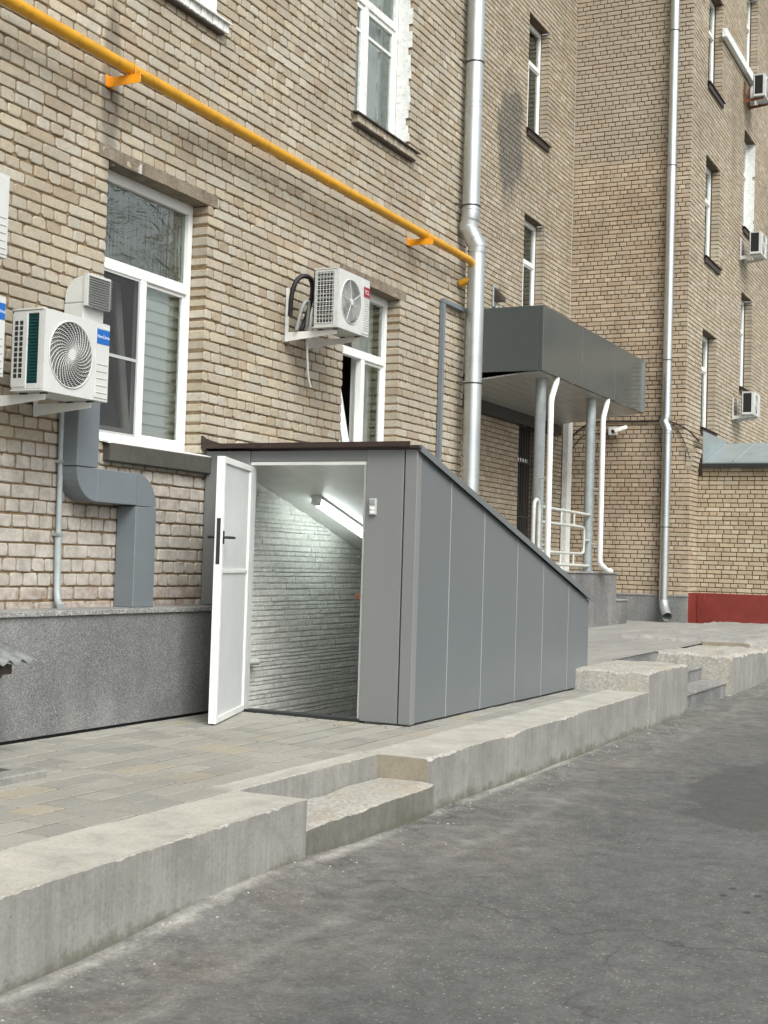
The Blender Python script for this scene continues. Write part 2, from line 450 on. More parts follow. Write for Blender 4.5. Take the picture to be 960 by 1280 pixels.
def stone_white_mat():
    t = NT('white ledge stone')
    col = t.ramp(t.island(), [(0.0, (0.70, 0.71, 0.67)), (1.0, (0.80, 0.81, 0.77))])
    col = t.mix(1.0, col, t.ramp(t.noise(18, 6, 0.7), [(0.3, 0.78), (0.7, 1.1)]), 'MULTIPLY')
    col = t.mix(t.ramp(t.noise(1.4, 4), [(0.5, 0.0), (0.75, 0.35)]), col, (0.52, 0.49, 0.40))
    t.bump(t.noise(30, 6, 0.7), 0.7, 0.02)
    return t.done(col, 0.85)
M['stone_white'] = stone_white_mat()
def glass_mat(name, tint=(0.92, 0.955, 0.94), base=0.14, wrinkle=0.0, refl=(0.86, 0.97, 0.95, 1)):
    t = NT(name)
    n = t.n
    n.remove(t.b)
    out = n['Material Output']
    tr = t.new('ShaderNodeBsdfTransparent')
    tr.inputs[0].default_value = (*tint, 1)
    gl = t.new('ShaderNodeBsdfGlossy')
    gl.inputs['Color'].default_value = refl
    gl.inputs['Roughness'].default_value = 0.02
    fr = t.new('ShaderNodeFresnel')
    fr.inputs['IOR'].default_value = 1.5
    if wrinkle:
        w = t.math('MULTIPLY', t.noise(2.2, 3, 0.5, t.mapped((13, 1, 0.5))), t.ramp(t.noise(1.1, 2), [(0.35, 0.05), (0.65, 0.6)]))
        w2 = t.noise(2.1, 4, 0.55, t.mapped((1.0, 1, 2.6)), 1.2)
        b = t.new('ShaderNodeBump')
        b.inputs['Strength'].default_value = wrinkle
        b.inputs['Distance'].default_value = 0.03
        t.link(t.math('ADD', w, t.math('MULTIPLY', w2, 1.4)), b.inputs['Height'])
        t.link(b.outputs[0], gl.inputs['Normal'])
    else:
        b = t.new('ShaderNodeBump')
        b.inputs['Strength'].default_value = 0.05
        b.inputs['Distance'].default_value = 0.05
        t.link(t.noise(1.1, 2), b.inputs['Height'])
        t.link(b.outputs[0], gl.inputs['Normal'])
    ad = t.math('ADD', t.math('MULTIPLY', fr.outputs[0], 0.9), base, True)
    mx = t.new('ShaderNodeMixShader')
    t.link(ad, mx.inputs[0])
    t.link(tr.outputs[0], mx.inputs[1])
    t.link(gl.outputs[0], mx.inputs[2])
    t.link(mx.outputs[0], out.inputs['Surface'])
    return t.m
M['glass'] = glass_mat('window glass')
M['glass_film'] = glass_mat('filmed glass', (0.40, 0.45, 0.41), 0.33, 0.7, (0.72, 0.80, 0.75, 1))
def net_mat():
    t = NT('insect net')
    tr = t.new('ShaderNodeBsdfTransparent')
    tr.inputs[0].default_value = (0.50, 0.50, 0.49, 1)
    df = t.new('ShaderNodeBsdfDiffuse')
    df.inputs[0].default_value = (0.10, 0.105, 0.105, 1)
    mx = t.new('ShaderNodeMixShader')
    mx.inputs[0].default_value = 0.45
    t.link(tr.outputs[0], mx.inputs[1])
    t.link(df.outputs[0], mx.inputs[2])
    t.link(mx.outputs[0], t.n['Material Output'].inputs['Surface'])
    return t.m
M['net'] = net_mat()
def lamp_mat():
    t = NT('lit tube')
    t.b.inputs['Emission Color'].default_value = (0.90, 1.0, 0.97, 1)
    t.b.inputs['Emission Strength'].default_value = 8.5
    return t.done((0.9, 0.9, 0.9), 0.4)
M['tube'] = lamp_mat()

# ------------------------------------------------------------ mesh helpers
class MB:
    """collects geometry for ONE mesh object"""
    def __init__(s, T=None):
        s.v, s.f, s.mi, s.mats, s.sm = [], [], [], [], []
        s.T = T
    def mat(s, m):
        if m not in s.mats:
            s.mats.append(m)
        return s.mats.index(m)
    def add(s, verts, faces, m, smooth=False):
        b = len(s.v)
        if s.T:
            verts = [s.T(*p) for p in verts]
        s.v.extend([tuple(p) for p in verts])
        k = s.mat(m)
        for f in faces:
            s.f.append([b + i for i in f])
            s.mi.append(k)
            s.sm.append(smooth)
    def quad(s, a, b, c, d, m):
        s.add([a, b, c, d], [(0, 1, 2, 3)], m)
    def box(s, x0, x1, y0, y1, z0, z1, m):
        v = [(x, y, z) for z in (z0, z1) for y in (y0, y1) for x in (x0, x1)]
        s.add(v, [(0, 2, 3, 1), (4, 5, 7, 6), (0, 1, 5, 4), (2, 6, 7, 3), (0, 4, 6, 2), (1, 3, 7, 5)], m)
    def hexa(s, p, m):
        """8 points: bottom ring 4, top ring 4"""
        s.add(p, [(3, 2, 1, 0), (4, 5, 6, 7), (0, 1, 5, 4), (1, 2, 6, 5), (2, 3, 7, 6), (3, 0, 4, 7)], m)
    def prism(s, poly, fn, d0, d1, m):
        """poly of 2-D points; fn(a, b, d) -> point"""
        n = len(poly)
        v = [fn(a, b, d0) for a, b in poly] + [fn(a, b, d1) for a, b in poly]
        s.add(v, [tuple(range(n))[::-1], tuple(range(n, 2 * n))] + [(i, (i + 1) % n, n + (i + 1) % n, n + i) for i in range(n)], m)
    def tube(s, pts, r, m, seg=12, caps=True, radii=None):
        pts = [Vector(p) for p in pts]
        n = len(pts)
        v, f = [], []
        up = None
        for i, p in enumerate(pts):
            if i == 0:
                t = pts[1] - p
            elif i == n - 1:
                t = p - pts[i - 1]
            else:
                t = (pts[i + 1] - p).normalized() + (p - pts[i - 1]).normalized()
            t.normalize()
            if up is None:
                up = t.orthogonal().normalized()
            up = (up - t * up.dot(t)).normalized()
            w = t.cross(up)
            rr = radii[i] if radii else r
            if 0 < i < n - 1:
                c = (p - pts[i - 1]).normalized().dot(t)
                rr = rr / max(0.6, c) ** 0.5
            for k in range(seg):
                a = 2 * PI * k / seg
                v.append(p + (up * math.cos(a) + w * math.sin(a)) * rr)
        for i in range(n - 1):
            for k in range(seg):
                a, b = i * seg + k, i * seg + (k + 1) % seg
                f.append((a, b, b + seg, a + seg))
        s.add(v, f, m, True)
        if caps:
            s.add([v[k] for k in range(seg)], [tuple(range(seg))[::-1]], m)
            s.add([v[(n - 1) * seg + k] for k in range(seg)], [tuple(range(seg))], m)
    def bar(s, a, b, w, h, m, up=(0, 0, 1)):
        """rectangular bar from a to b"""
        a, b = Vector(a), Vector(b)
        t = (b - a).normalized()
        u = Vector(up)
        side = t.cross(u).normalized()
        u = side.cross(t).normalized()
        q = []
        for p in (a, b):
            for i, j in ((-1, -1), (1, -1), (1, 1), (-1, 1)):
                q.append(p + side * (w / 2 * i) + u * (h / 2 * j))
        s.add(q, [(3, 2, 1, 0), (4, 5, 6, 7), (0, 1, 5, 4), (1, 2, 6, 5), (2, 3, 7, 6), (3, 0, 4, 7)], m)
    def build(s, name, parent=None, bevel=0.0, label=None, seg=1, fix=True):
        me = bpy.data.meshes.new(name)
        me.from_pydata(s.v, [], s.f)
        for mm in s.mats:
            me.materials.append(mm)
        me.polygons.foreach_set('material_index', s.mi)
        me.polygons.foreach_set('use_smooth', s.sm)
        me.update()
        if fix:
            bm = bmesh.new()
            bm.from_mesh(me)
            bmesh.ops.recalc_face_normals(bm, faces=bm.faces)
            bm.to_mesh(me)
            bm.free()
        o = bpy.data.objects.new(name, me)
        COL.objects.link(o)
        if parent:
            o.parent = parent
            o.matrix_parent_inverse = Matrix.Translation(parent.location).inverted() if not parent.parent else Matrix()
        if bevel:
            b = o.modifiers.new('bevel', 'BEVEL')
            b.width = bevel
            b.segments = seg
            b.limit_method = 'ANGLE'
            b.angle_limit = math.radians(40)
        if label:
            o['label'] = label
        return o

def thing(name, label, cat, loc=(0, 0, 0), group=None):
    o = bpy.data.objects.new(name, None)
    o.empty_display_size = 0.2
    COL.objects.link(o)
    o.location = loc
    tag(o, label, cat, group)
    return o
def tag(o, label, cat, group=None):
    o['label'] = label
    o['category'] = cat
    if group:
        o['group'] = group
    return o
def struct(o):
    o['kind'] = 'structure'
    return o

def lettering(text, size, T, name, parent, m, depth=0.0015, cx=True):
    """text as a flat mesh; T(a, b, d) -> point"""
    cu = bpy.data.curves.new('lettering', 'FONT')
    cu.body = text
    cu.size = size
    if cx:
        cu.align_x = 'CENTER'
        cu.align_y = 'CENTER'
    cu.resolution_u = 3
    tmp = bpy.data.objects.new('lettering_tmp', cu)
    COL.objects.link(tmp)
    dg = bpy.context.evaluated_depsgraph_get()
    me = bpy.data.meshes.new_from_object(tmp.evaluated_get(dg))
    mb = MB()
    mb.add([T(v.co.x, v.co.y, depth) for v in me.vertices], [tuple(p.vertices) for p in me.polygons], m)
    bpy.data.objects.remove(tmp)
    bpy.data.meshes.remove(me)
    return mb.build(name, parent, fix=False)

# wall frames: (u along the wall, v up, n out of the wall) -> world
YA, YB, XC, XE = 6.62, 9.12, 27.35, 15.70
def TA(u, v, n): return (u, YA - n, v)
def TB(u, v, n): return (u, YB - n, v)
def TC(u, v, n): return (XC - n, -u, v)
def TRt(u, v, n): return (XE + n, u, v)
def TAx(u, v, n): return (28.05 - n, -u, v)
COURSE = 0.0914
def snap(z): return round(z / COURSE) * COURSE

def brick_wall(mb, u0, u1, v0, v1, openings, mb_brick, mb_mortar, near=False, off=0.0, reveal=0.17, course=COURSE, stretch=0.305, vbase=0.0, back=True, pattern=(0, 0, 1, 1)):
    j = 0.0145 if near else 0.0165
    r0, r1 = int(round((v0 - vbase) / course)), int(round((v1 - vbase) / course))
    for r in range(r0, r1):
        a, b = vbase + r * course, vbase + (r + 1) * course
        mid = (a + b) / 2
        iv = [(u0, u1, False, False)]
        for (p, q, c, d) in openings:
            if c < mid < d:
                nv = []
                for (s, e, x, y) in iv:
                    if q <= s or p >= e:
                        nv.append((s, e, x, y))
                    else:
                        if p > s: nv.append((s, p, x, True))
                        if q < e: nv.append((q, e, True, y))
                iv = nv
        L = stretch / 2 if pattern[r % 4] == 0 else stretch
        shift = (0.0, 0.5, 0.25, 0.68)[r % 4] * L + off + rnd(-0.012, 0.012)
        for (s, e, x, y) in iv:
            k = math.floor((s - shift) / L)
            cuts = [s]
            while True:
                k += 1
                c = shift + k * L + rnd(-0.007, 0.007)
                if c >= e - 0.055:
                    break
                if c > s + 0.055:
                    cuts.append(c)
            cuts.append(e)
            for i in range(len(cuts) - 1):
                first, last = i == 0, i == len(cuts) - 2
                p = cuts[i] + (0 if first and (x or s == u0) else j / 2)
                q = cuts[i + 1] - (0 if last and (y or e == u1) else j / 2)
                dep = reveal if (first and x) or (last and y) else 0.035
                one_brick(mb, p, q, a + j / 2, b - j / 2, dep, mb_brick, near)
    if back:
        nb = -0.014 if near else -0.013
        us = sorted({u0, u1} | {min(max(o[i], u0), u1) for o in openings for i in (0, 1)})
        vs = sorted({v0, v1} | {min(max(o[i], v0), v1) for o in openings for i in (2, 3)})
        for i in range(len(us) - 1):
            for k in range(len(vs) - 1):
                cu, cv = (us[i] + us[i + 1]) / 2, (vs[k] + vs[k + 1]) / 2
                if any(o[0] < cu < o[1] and o[2] < cv < o[3] for o in openings):
                    continue
                mb.quad((us[i], vs[k], nb), (us[i + 1], vs[k], nb), (us[i + 1], vs[k + 1], nb), (us[i], vs[k + 1], nb), mb_mortar)
        for (p, q, c, d) in openings:
            e = 0.008
            D = -0.42
            mb.quad((p - e, c, nb), (p - e, d, nb), (p - e, d, D), (p - e, c, D), mb_mortar)
            mb.quad((q + e, c, nb), (q + e, c, D), (q + e, d, D), (q + e, d, nb), mb_mortar)
            mb.quad((p, d + e, nb), (q, d + e, nb), (q, d + e, D), (p, d + e, D), mb_mortar)
            mb.quad((p, c - e, nb), (p, c - e, D), (q, c - e, D), (q, c - e, nb), mb_mortar)

def one_brick(mb, p, q, a, b, dep, m, near):
    w, h = q - p, b - a
    n = rnd(-0.0035, 0.0035)
    if near:
        jt = 0.0035
        def c(): return rnd(0.004, 0.017) if random.random() < 0.75 else rnd(0.014, 0.026)
        if random.random() < 0.02:
            n -= rnd(0.004, 0.009)
        c0, c1, c2, c3 = c(), c(), c(), c()
        base = [(p + c0, a), (q - c1, a), (q, a + c1 * 0.8), (q, b - c2 * 0.8), (q - c2, b), (p + c3, b), (p, b - c3 * 0.8), (p, a + c0 * 0.8)]
        base = [(x + rnd(-jt, jt), y + rnd(-jt, jt)) for x, y in base]
        bv = rnd(0.004, 0.008)
    else:
        base = [(p, a), (q, a), (q, b), (p, b)]
        base = [(x + rnd(-0.003, 0.003), y + rnd(-0.003, 0.003)) for x, y in base]
        bv = 0.005
    mx, my = (p + q) / 2, (a + b) / 2
    k = len(base)
    fr = [(x + (bv if x < mx else -bv), y + (bv if y < my else -bv)) for x, y in base]
    tx, ty = rnd(-0.004, 0.004) / max(w, .05), rnd(-0.002, 0.002) / h
    v = [(x, y, -dep) for x, y in base] + [(x, y, n - bv * 0.8) for x, y in base] + [(x, y, n + tx * (x - mx) + ty * (y - my)) for x, y in fr]
    f = []
    for i in range(k):
        i2 = (i + 1) % k
        f.append((i, i2, k + i2, k + i))
        f.append((k + i, k + i2, 2 * k + i2, 2 * k + i))
    f.append(tuple(range(2 * k, 3 * k)))
    mb.add(v, f, m)

# ------------------------------------------------------------ ground, road, pavement
def hz(x, y, s=1.0, o=0.0):
    return noise.noise(Vector((x * s + o, y * s - o, o * 0.37)))
def fbm(x, y, z=0.0, oct=4):
    t, a, s = 0.0, 1.0, 1.0
    for _ in range(oct):
        t += a * noise.noise(Vector((x * s, y * s, z * s)))
        a *= 0.5
        s *= 2.1
    return t

g = MB()
g.quad((-150, -150, -0.62), (250, -150, -0.62), (250, 250, -0.62), (-150, 250, -0.62), M['soil'])
struct(g.build('ground', fix=False))

def road_z(x, y):
    z = -0.375 + 0.012 * hz(x, y, 0.5) + 0.0035 * hz(x, y, 3.0)
    if x > 16:
        z += min(0.16, (x - 16) * 0.022)
    # swept-up fillet against the near kerb
    d = max(0.0, 1 - max(0, 3.62 - y) / 0.55)
    if y > 2.6:
        z += d * d * (0.07 * math.exp(-((x - 5.8) / 0.9) ** 2) + 0.025 * (0.5 + 0.5 * hz(x, y, 1.3, 4)) * (x < 8.4) + 0.018 * (x > 8.4) * (0.5 + hz(x, y, 0.9, 7)))
    return z
g = MB()
xs = [-30, -10, 0] + [1 + 0.12 * i for i in range(0, 175)] + [23, 26, 30, 40, 80]
ys = [-14, -8, -4, -2] + [-1 + 0.12 * i for i in range(0, 43)]
vv, ff = [], []
for x in xs:
    for y in ys:
        vv.append((x, y, road_z(x, y)))
ny = len(ys)
for i in range(len(xs) - 1):
    for k in range(ny - 1):
        ff.append((i * ny + k, (i + 1) * ny + k, (i + 1) * ny + k + 1, i * ny + k + 1))
g.add(vv, ff, M['asphalt'], True)
struct(g.build('road'))
# pavement on the far side of the road (behind the camera)
g = MB()
g.box(-30, 80, -22, -14, -0.6, -0.25, M['terrace'])
struct(g.build('sidewalk'))

# --- cast concrete kerbs with worn top edges
def kerb(name, x0, x1, yf0, yf1, yb, zt0, zt1, zb, wear=0.012, cap0=True, cap1=True, mtop='concrete_top', seed=0.0, amp=1.0):
    g = MB()
    n = max(2, int((x1 - x0) / 0.022))
    cols = []
    for i in range(n + 1):
        f = i / n
        x = x0 + (x1 - x0) * f
        yf = yf0 + (yf1 - yf0) * f
        zt = zt0 + (zt1 - zt0) * f
        e = (max(0.0, fbm(x * 1.3 + seed, seed, 0.0, 3) - 0.15) * 0.035 + max(0.0, fbm(x * 15 + seed, seed, 2.0, 4)) * 0.020) * amp + 0.005
        w = fbm(x * 5 + seed, 3.1, seed, 3) * 0.006 * amp
        col = []
        for k in range(7):
            t = k / 6
            z = zb + (zt - e * 0.9 - zb) * t
            col.append((x, yf + 0.004 * fbm(x * 1.5, z * 3, seed) + w * 0.6 * t, z))
        col.append((x, yf + e * 0.45 + w, zt - e * 0.35))
        col.append((x, yf + e * 1.1 + 0.02 + w, zt - 0.004 + 0.003 * hz(x, 0, 8, seed)))
        for k in range(1, 6):
            t = k / 5
            y = yf + e * 1.1 + 0.02 + (yb - yf - e * 1.1 - 0.02) * t
            col.append((x, y, zt + 0.004 * fbm(x * 2, y * 2, seed) - (0.004 if k < 5 else 0)))
        cols.append(col)
    m_ = len(cols[0])
    vv = [p for c in cols for p in c]
    def strip(k0, k1, m, sm=True):
        ff = []
        for i in range(n):
            for k in range(k0, k1):
                ff.append((i * m_ + k, (i + 1) * m_ + k, (i + 1) * m_ + k + 1, i * m_ + k + 1))
        idx = sorted({q for f in ff for q in f})
        mp = {q: i for i, q in enumerate(idx)}
        g.add([vv[q] for q in idx], [tuple(mp[q] for q in f) for f in ff], m, sm)
    strip(0, 6, M['concrete'])
    strip(6, 8, M['concrete_broken'])
    strip(8, m_ - 1, M[mtop])
    for i, on in ((0, cap0), (n, cap1)):
        if on:
            c = cols[i]
            g.add(c + [(c[-1][0], c[-1][1], zb)], [tuple(range(len(c) + 1))], M['concrete_tan'] if x0 > 8 else M['concrete'])
    return struct(g.build(name))

ZB = -0.5
kerb('kerb', 1.0, 6.57, 3.42, 3.625, 4.08, 0.0, 0.0, ZB, seed=1.7)
kerb('kerb', 8.39, 14.25, 3.715, 3.775, 4.20, 0.0, 0.02, ZB, seed=5.3)
kerb('kerb', 6.55, 8.41, 4.075, 4.085, 4.24, 0.0, 0.0, -0.3, seed=9.1, amp=0.35)
kerb('kerb', 20.80, 40.0, 4.0, 3.9, 4.7, 0.26, 0.35, ZB, seed=21.0, amp=1.5)

# worn lower step in the gap between the two kerbs
def rough_block(name, x0, x1, y0, y1, z0, z1, m_front, m_top, amp=0.02, seed=0.0, slope=(0, 0), m_side=None, kind=True):
    g = MB()
    m_side = m_side or m_front
    nx, ny_ = max(4, int((x1 - x0) / 0.04)), max(4, int((y1 - y0) / 0.04))
    def top(i, k):
        x = x0 + (x1 - x0) * i / nx
        y = y0 + (y1 - y0) * k / ny_
        z = z1 + slope[0] * (x - x0) + slope[1] * (y - y0) + amp * 0.5 * fbm(x * 4 + seed, y * 4, 0.3, 4)
        if k == 0:
            z -= amp * (0.6 + abs(fbm(x * 5, seed, 0.2)))
            y += 0.3 * amp * fbm(x * 6, seed + 3)
        if k == 1:
            z -= amp * 0.25 * (1 + fbm(x * 8, seed))
        if i == 0:
            z -= amp * (0.6 + abs(fbm(y * 5, seed + 5, 0.2)))
            x += 0.3 * amp * fbm(y * 6, seed + 8)
        return (x, y, z)
    grid = [[top(i, k) for k in range(ny_ + 1)] for i in range(nx + 1)]
    vv = [p for r in grid for p in r]
    W = ny_ + 1
    g.add(vv, [(i * W + k, (i + 1) * W + k, (i + 1) * W + k + 1, i * W + k + 1) for i in range(nx) for k in range(ny_)], m_top, True)
    def side(pts, m):
        n = len(pts)
        rows = []
        for t in range(5):
            f = t / 4
            rows.append([(p[0], p[1], p[2] + (z0 - p[2]) * f) for p in pts])
        rows = [[(p[0] + (0.25 * amp * fbm(p[1] * 6, p[2] * 6, seed) if 0 < r else 0), p[1] + (0.25 * amp * fbm(p[0] * 6, p[2] * 6, seed) if 0 < r else 0), p[2]) for p in row] for r, row in enumerate(rows)]
        vv = [p for r in rows for p in r]
        g.add(vv, [(r * n + i, r * n + i + 1, (r + 1) * n + i + 1, (r + 1) * n + i) for r in range(4) for i in range(n - 1)], m, True)
    side([grid[i][0] for i in range(nx + 1)], m_front)
    side([grid[0][k] for k in range(ny_ + 1)], m_side)
    side([grid[nx][k] for k in range(ny_ + 1)], m_front)
    side([grid[i][ny_] for i in range(nx + 1)], m_front)
    return g.build(name)
o = rough_block('concrete_step', 6.575, 8.385, 3.665, 4.07, -0.5, -0.175, M['concrete_mossy'], M['concrete_broken'], 0.020, 2.0, (0.008, 0))
tag(o, 'worn concrete step with pebbly top set in the gap between the two kerbs', 'step')
struct(rough_block('kerb', 14.22, 15.97, 3.768, 4.60, -0.5, 0.235, M['concrete'], M['concrete_broken'], 0.028, 31.0, (-0.004, -0.01), M['concrete_broken']))
struct(rough_block('kerb', 18.22, 20.82, 3.72, 4.74, -0.5, 0.225, M['concrete'], M['concrete_broken'], 0.045, 37.0, (-0.012, 0.0), M['concrete_broken']))
# granite faced steps up to the far terrace
o = thing('granite_steps', 'pair of pale granite treads set in the notch of the far kerb', 'steps', (17.1, 4.2, -0.38))
g = MB(); g.box(15.97, 18.21, 3.80, 4.12, -0.5, -0.155, M['granite_porch']); g.build('riser', o)
g = MB(); g.box(15.97, 18.21, 4.12, 4.72, -0.5, 0.028, M['granite_porch']); g.build('riser', o)
g = MB(); g.box(15.97, 18.21, 3.775, 4.118, -0.153, -0.122, M['granite_light']); g.build('tread', o, 0.003)
g = MB(); g.box(15.97, 18.21, 4.098, 4.72, 0.03, 0.060, M['granite_light']); g.build('tread', o, 0.003)

# --- paving slabs (one sheet of slabs per pavement level)
def paving(name, rects, zf, row=0.20, lens=(0.18, 0.42), m='paving', seed=3):
    random.seed(seed)
    g = MB()
    for (x0, x1, y0, y1) in rects:
        g.quad((x0, y0, zf(x0, y0) - 0.006), (x1, y0, zf(x1, y0) - 0.006), (x1, y1, zf(x1, y1) - 0.006), (x0, y1, zf(x0, y1) - 0.006), M['joint'])
        y = y0
        while y < y1 - 0.02:
            yt = min(y1, y + row)
            x = x0 - rnd(0, 0.3)
            while x < x1:
                xe = x + rnd(*lens)
                a, b = max(x, x0), min(xe, x1)
                if b - a > 0.03:
                    jx = 0.0048
                    dz = rnd(-0.0018, 0.0018)
                    p, q, c, d = a + jx, b - jx, y + jx * 2.2, yt - jx * 2.2
                    e = 0.003
                    vv = [(p, c, zf(p, c) - 0.008), (q, c, zf(q, c) - 0.008), (q, d, zf(q, d) - 0.008), (p, d, zf(p, d) - 0.008)]
                    vv += [(p + e, c + e, zf(p, c) + dz + rnd(-.001, .001)), (q - e, c + e, zf(q, c) + dz + rnd(-.001, .001)), (q - e, d - e, zf(q, d) + dz), (p + e, d - e, zf(p, d) + dz)]
                    g.add(vv, [(0, 1, 5, 4), (1, 2, 6, 5), (2, 3, 7, 6), (3, 0, 4, 7), (4, 5, 6, 7)], M[m])
                x = xe
            y = yt
    return struct(g.build(name, fix=False))
zf0 = lambda x, y: 0.0 + 0.006 * hz(x, y, 0.6, 2)
paving('pavement', [(2.0, 6.57, 4.085, 6.29), (6.57, 8.4, 4.245, 6.29), (8.4, 9.93, 4.205, 6.29), (9.93, 14.45, 4.205, 4.585)], zf0)
def zterr(x, y):
    return 0.205 + 0.006 * (x - 14.4) + 0.006 * hz(x, y, 0.7, 5) - (max(0, 5.6 - y) * 0.018 if x > 18 else 0)
g = MB()
def grid_sheet(x0, x1, y0, y1, zf, m, step=0.25):
    nx, ny_ = max(1, int((x1 - x0) / step)), max(1, int((y1 - y0) / step))
    vv = [(x0 + (x1 - x0) * i / nx, y0 + (y1 - y0) * k / ny_, 0) for i in range(nx + 1) for k in range(ny_ + 1)]
    vv = [(x, y, zf(x, y)) for x, y, _ in vv]
    W = ny_ + 1
    g.add(vv, [(i * W + k, (i + 1) * W + k, (i + 1) * W + k + 1, i * W + k + 1) for i in range(nx) for k in range(ny_)], m, True)
grid_sheet(14.66, 15.97, 4.58, 4.70, zterr, M['terrace'])
grid_sheet(14.50, 14.66, 4.58, 4.70, zterr, M['terrace'])
grid_sheet(14.66, 27.4, 4.70, 9.2, zterr, M['terrace'])
g.quad((14.66, 4.62, zterr(14.66, 4.62)), (14.66, 4.62, -0.1), (14.66, 9.2, -0.1), (14.66, 9.2, zterr(14.66, 9)), M['concrete'])
g.quad((15.97, 4.722, 0.05), (18.22, 4.722, 0.05), (18.22, 4.722, zterr(18, 4.72)), (15.97, 4.722, zterr(16, 4.72)), M['granite_porch'])
struct(g.build('terrace', fix=False))
# broken edge of the next slab further on
o = rough_block('terrace_slab', 20.85, 40.0, 3.98, 6.0, -0.3, 0.29, M['concrete_broken'], M['terrace'], 0.05, 8.0, (0.002, 0.004))
struct(o)
# litter of chippings along the kerb foot
g = MB()
random.seed(21)
for i in range(260):
    x = rnd(3.2, 15) if random.random() < 0.7 else rnd(8, 21)
    y = (3.42 + (x - 1) * 0.037 if x < 6.6 else 3.66 if x < 8.4 else 3.72) - abs(random.gauss(0.03, 0.16)) - 0.015
    s = abs(random.gauss(0.002, 0.0035)) + 0.0025
    z = road_z(x, y)
    c = [(x + rnd(-1, 1) * s, y + rnd(-1, 1) * s, z + rnd(-0.2, 1) * s * 1.2) for _ in range(6)]
    c = [(x - s, y, z), (x, y - s, z), (x + s * rnd(.6, 1.3), y, z), (x, y + s, z), (x + rnd(-.4, .4) * s, y + rnd(-.4, .4) * s, z + s * rnd(.5, 1.0))]
    g.add(c, [(0, 1, 4), (1, 2, 4), (2, 3, 4), (3, 0, 4)], M['concrete_broken'])
for i in range(40):
    x, y, s = rnd(9.55, 9.94), rnd(4.6, 5.6), rnd(.003, .008)
    c = [(x - s, y, .0), (x, y - s, .0), (x + s, y, .0), (x, y + s, .0), (x, y, s)]
    g.add(c, [(0, 1, 4), (1, 2, 4), (2, 3, 4), (3, 0, 4)], M['concrete_dark'])
o = g.build('chippings', fix=False)
o['label'] = 'pale stone chippings scattered along the foot of the kerbs'
o['category'] = 'chippings'
o['kind'] = 'stuff'

# ------------------------------------------------------------ the brick building
random.seed(11)
bld = thing('brick_building', 'long grey brick building with several rows of tall windows and a recessed middle', 'building', (16, 9, 0))
# openings in (u0, u1, z0, z1)
WA = (8.47, 9.88, snap(2.20), snap(4.36))
WCc = (12.47, 13.82, snap(2.20), snap(4.30))
WB_ = (12.55, 13.93, snap(6.05), snap(8.23))
W0 = (8.55, 9.90, snap(6.05), snap(8.23))
op_A = [WA, WCc, WB_, W0]
ZT_A = snap(11.0)
g = MB(TA)
brick_wall(g, 4.0, XE, snap(2.06), ZT_A, op_A, M['brick_A'], M['mortar'], near=True)
# the lowest courses are of taller bricks
LC = (snap(2.06) - 0.84) / 12
brick_wall(g, 4.0, 10.2, 0.84, snap(2.06), [], M['brick_A'], M['mortar'], near=True, course=LC, stretch=0.30, vbase=0.84, back=False, pattern=(1, 1, 0, 0))
g.quad((4.0, 0.5, -0.014), (XE, 0.5, -0.014), (XE, snap(2.06), -0.014), (4.0, snap(2.06), -0.014), M['mortar'])
g.quad((-8.0, -0.4, -0.011), (4.0, -0.4, -0.011), (4.0, ZT_A, -0.011), (-8.0, ZT_A, -0.011), M['brick_D'])
g.build('front_wall', bld, fix=False)
g = MB(TRt)
brick_wall(g, YA, YB, snap(0.2), ZT_A, [], M['brick_B'], M['mortar_B'])
g.build('return_wall', bld, fix=False)
op_B = [(24.45, 25.62, snap(9.80), snap(12.10)), (24.45, 25.60, snap(5.76), snap(8.09)), (24.46, 25.55, snap(1.32), snap(4.12))]
ZT_B = snap(15.5)
g = MB(TB)
brick_wall(g, XE, XC, snap(0.2), ZT_B, op_B, M['brick_B'], M['mortar_B'])
g.build('recessed_wall', bld, fix=False)
g = MB(TC)
brick_wall(g, -YB, -YA, snap(0.2), ZT_B, [], M['brick_C'], M['mortar_C'])
g.build('wing_side_wall', bld, fix=False)
ZT_D = snap(17.5)
Dw = []
for (a, b, rows) in ((28.70, 30.06, ((4.38, 6.51), (8.02, 10.20), (11.77, 13.95))), (32.62, 33.98, ((5.80, 8.04), (9.58, 11.94), (13.4, 15.6)))):
    for c, d in rows:
        Dw.append((a, b, snap(c), snap(d)))
g = MB(TA)
brick_wall(g, XC, 38.0, snap(0.2), ZT_D, Dw, M['brick_D'], M['mortar_B'])
g.build('wing_front_wall', bld, fix=False)
# roofs (unseen) close the volumes
g = MB()
g.box(-8, XE, YA, YB + 8, ZT_A, ZT_A + 0.3, M['concrete_dark'])
g.box(XE, XC, YB, YB + 8, ZT_B, ZT_B + 0.3, M['concrete_dark'])
g.box(XC, 38, YA, YB + 8, ZT_D, ZT_D + 0.3, M['concrete_dark'])
g.build('roof', bld)

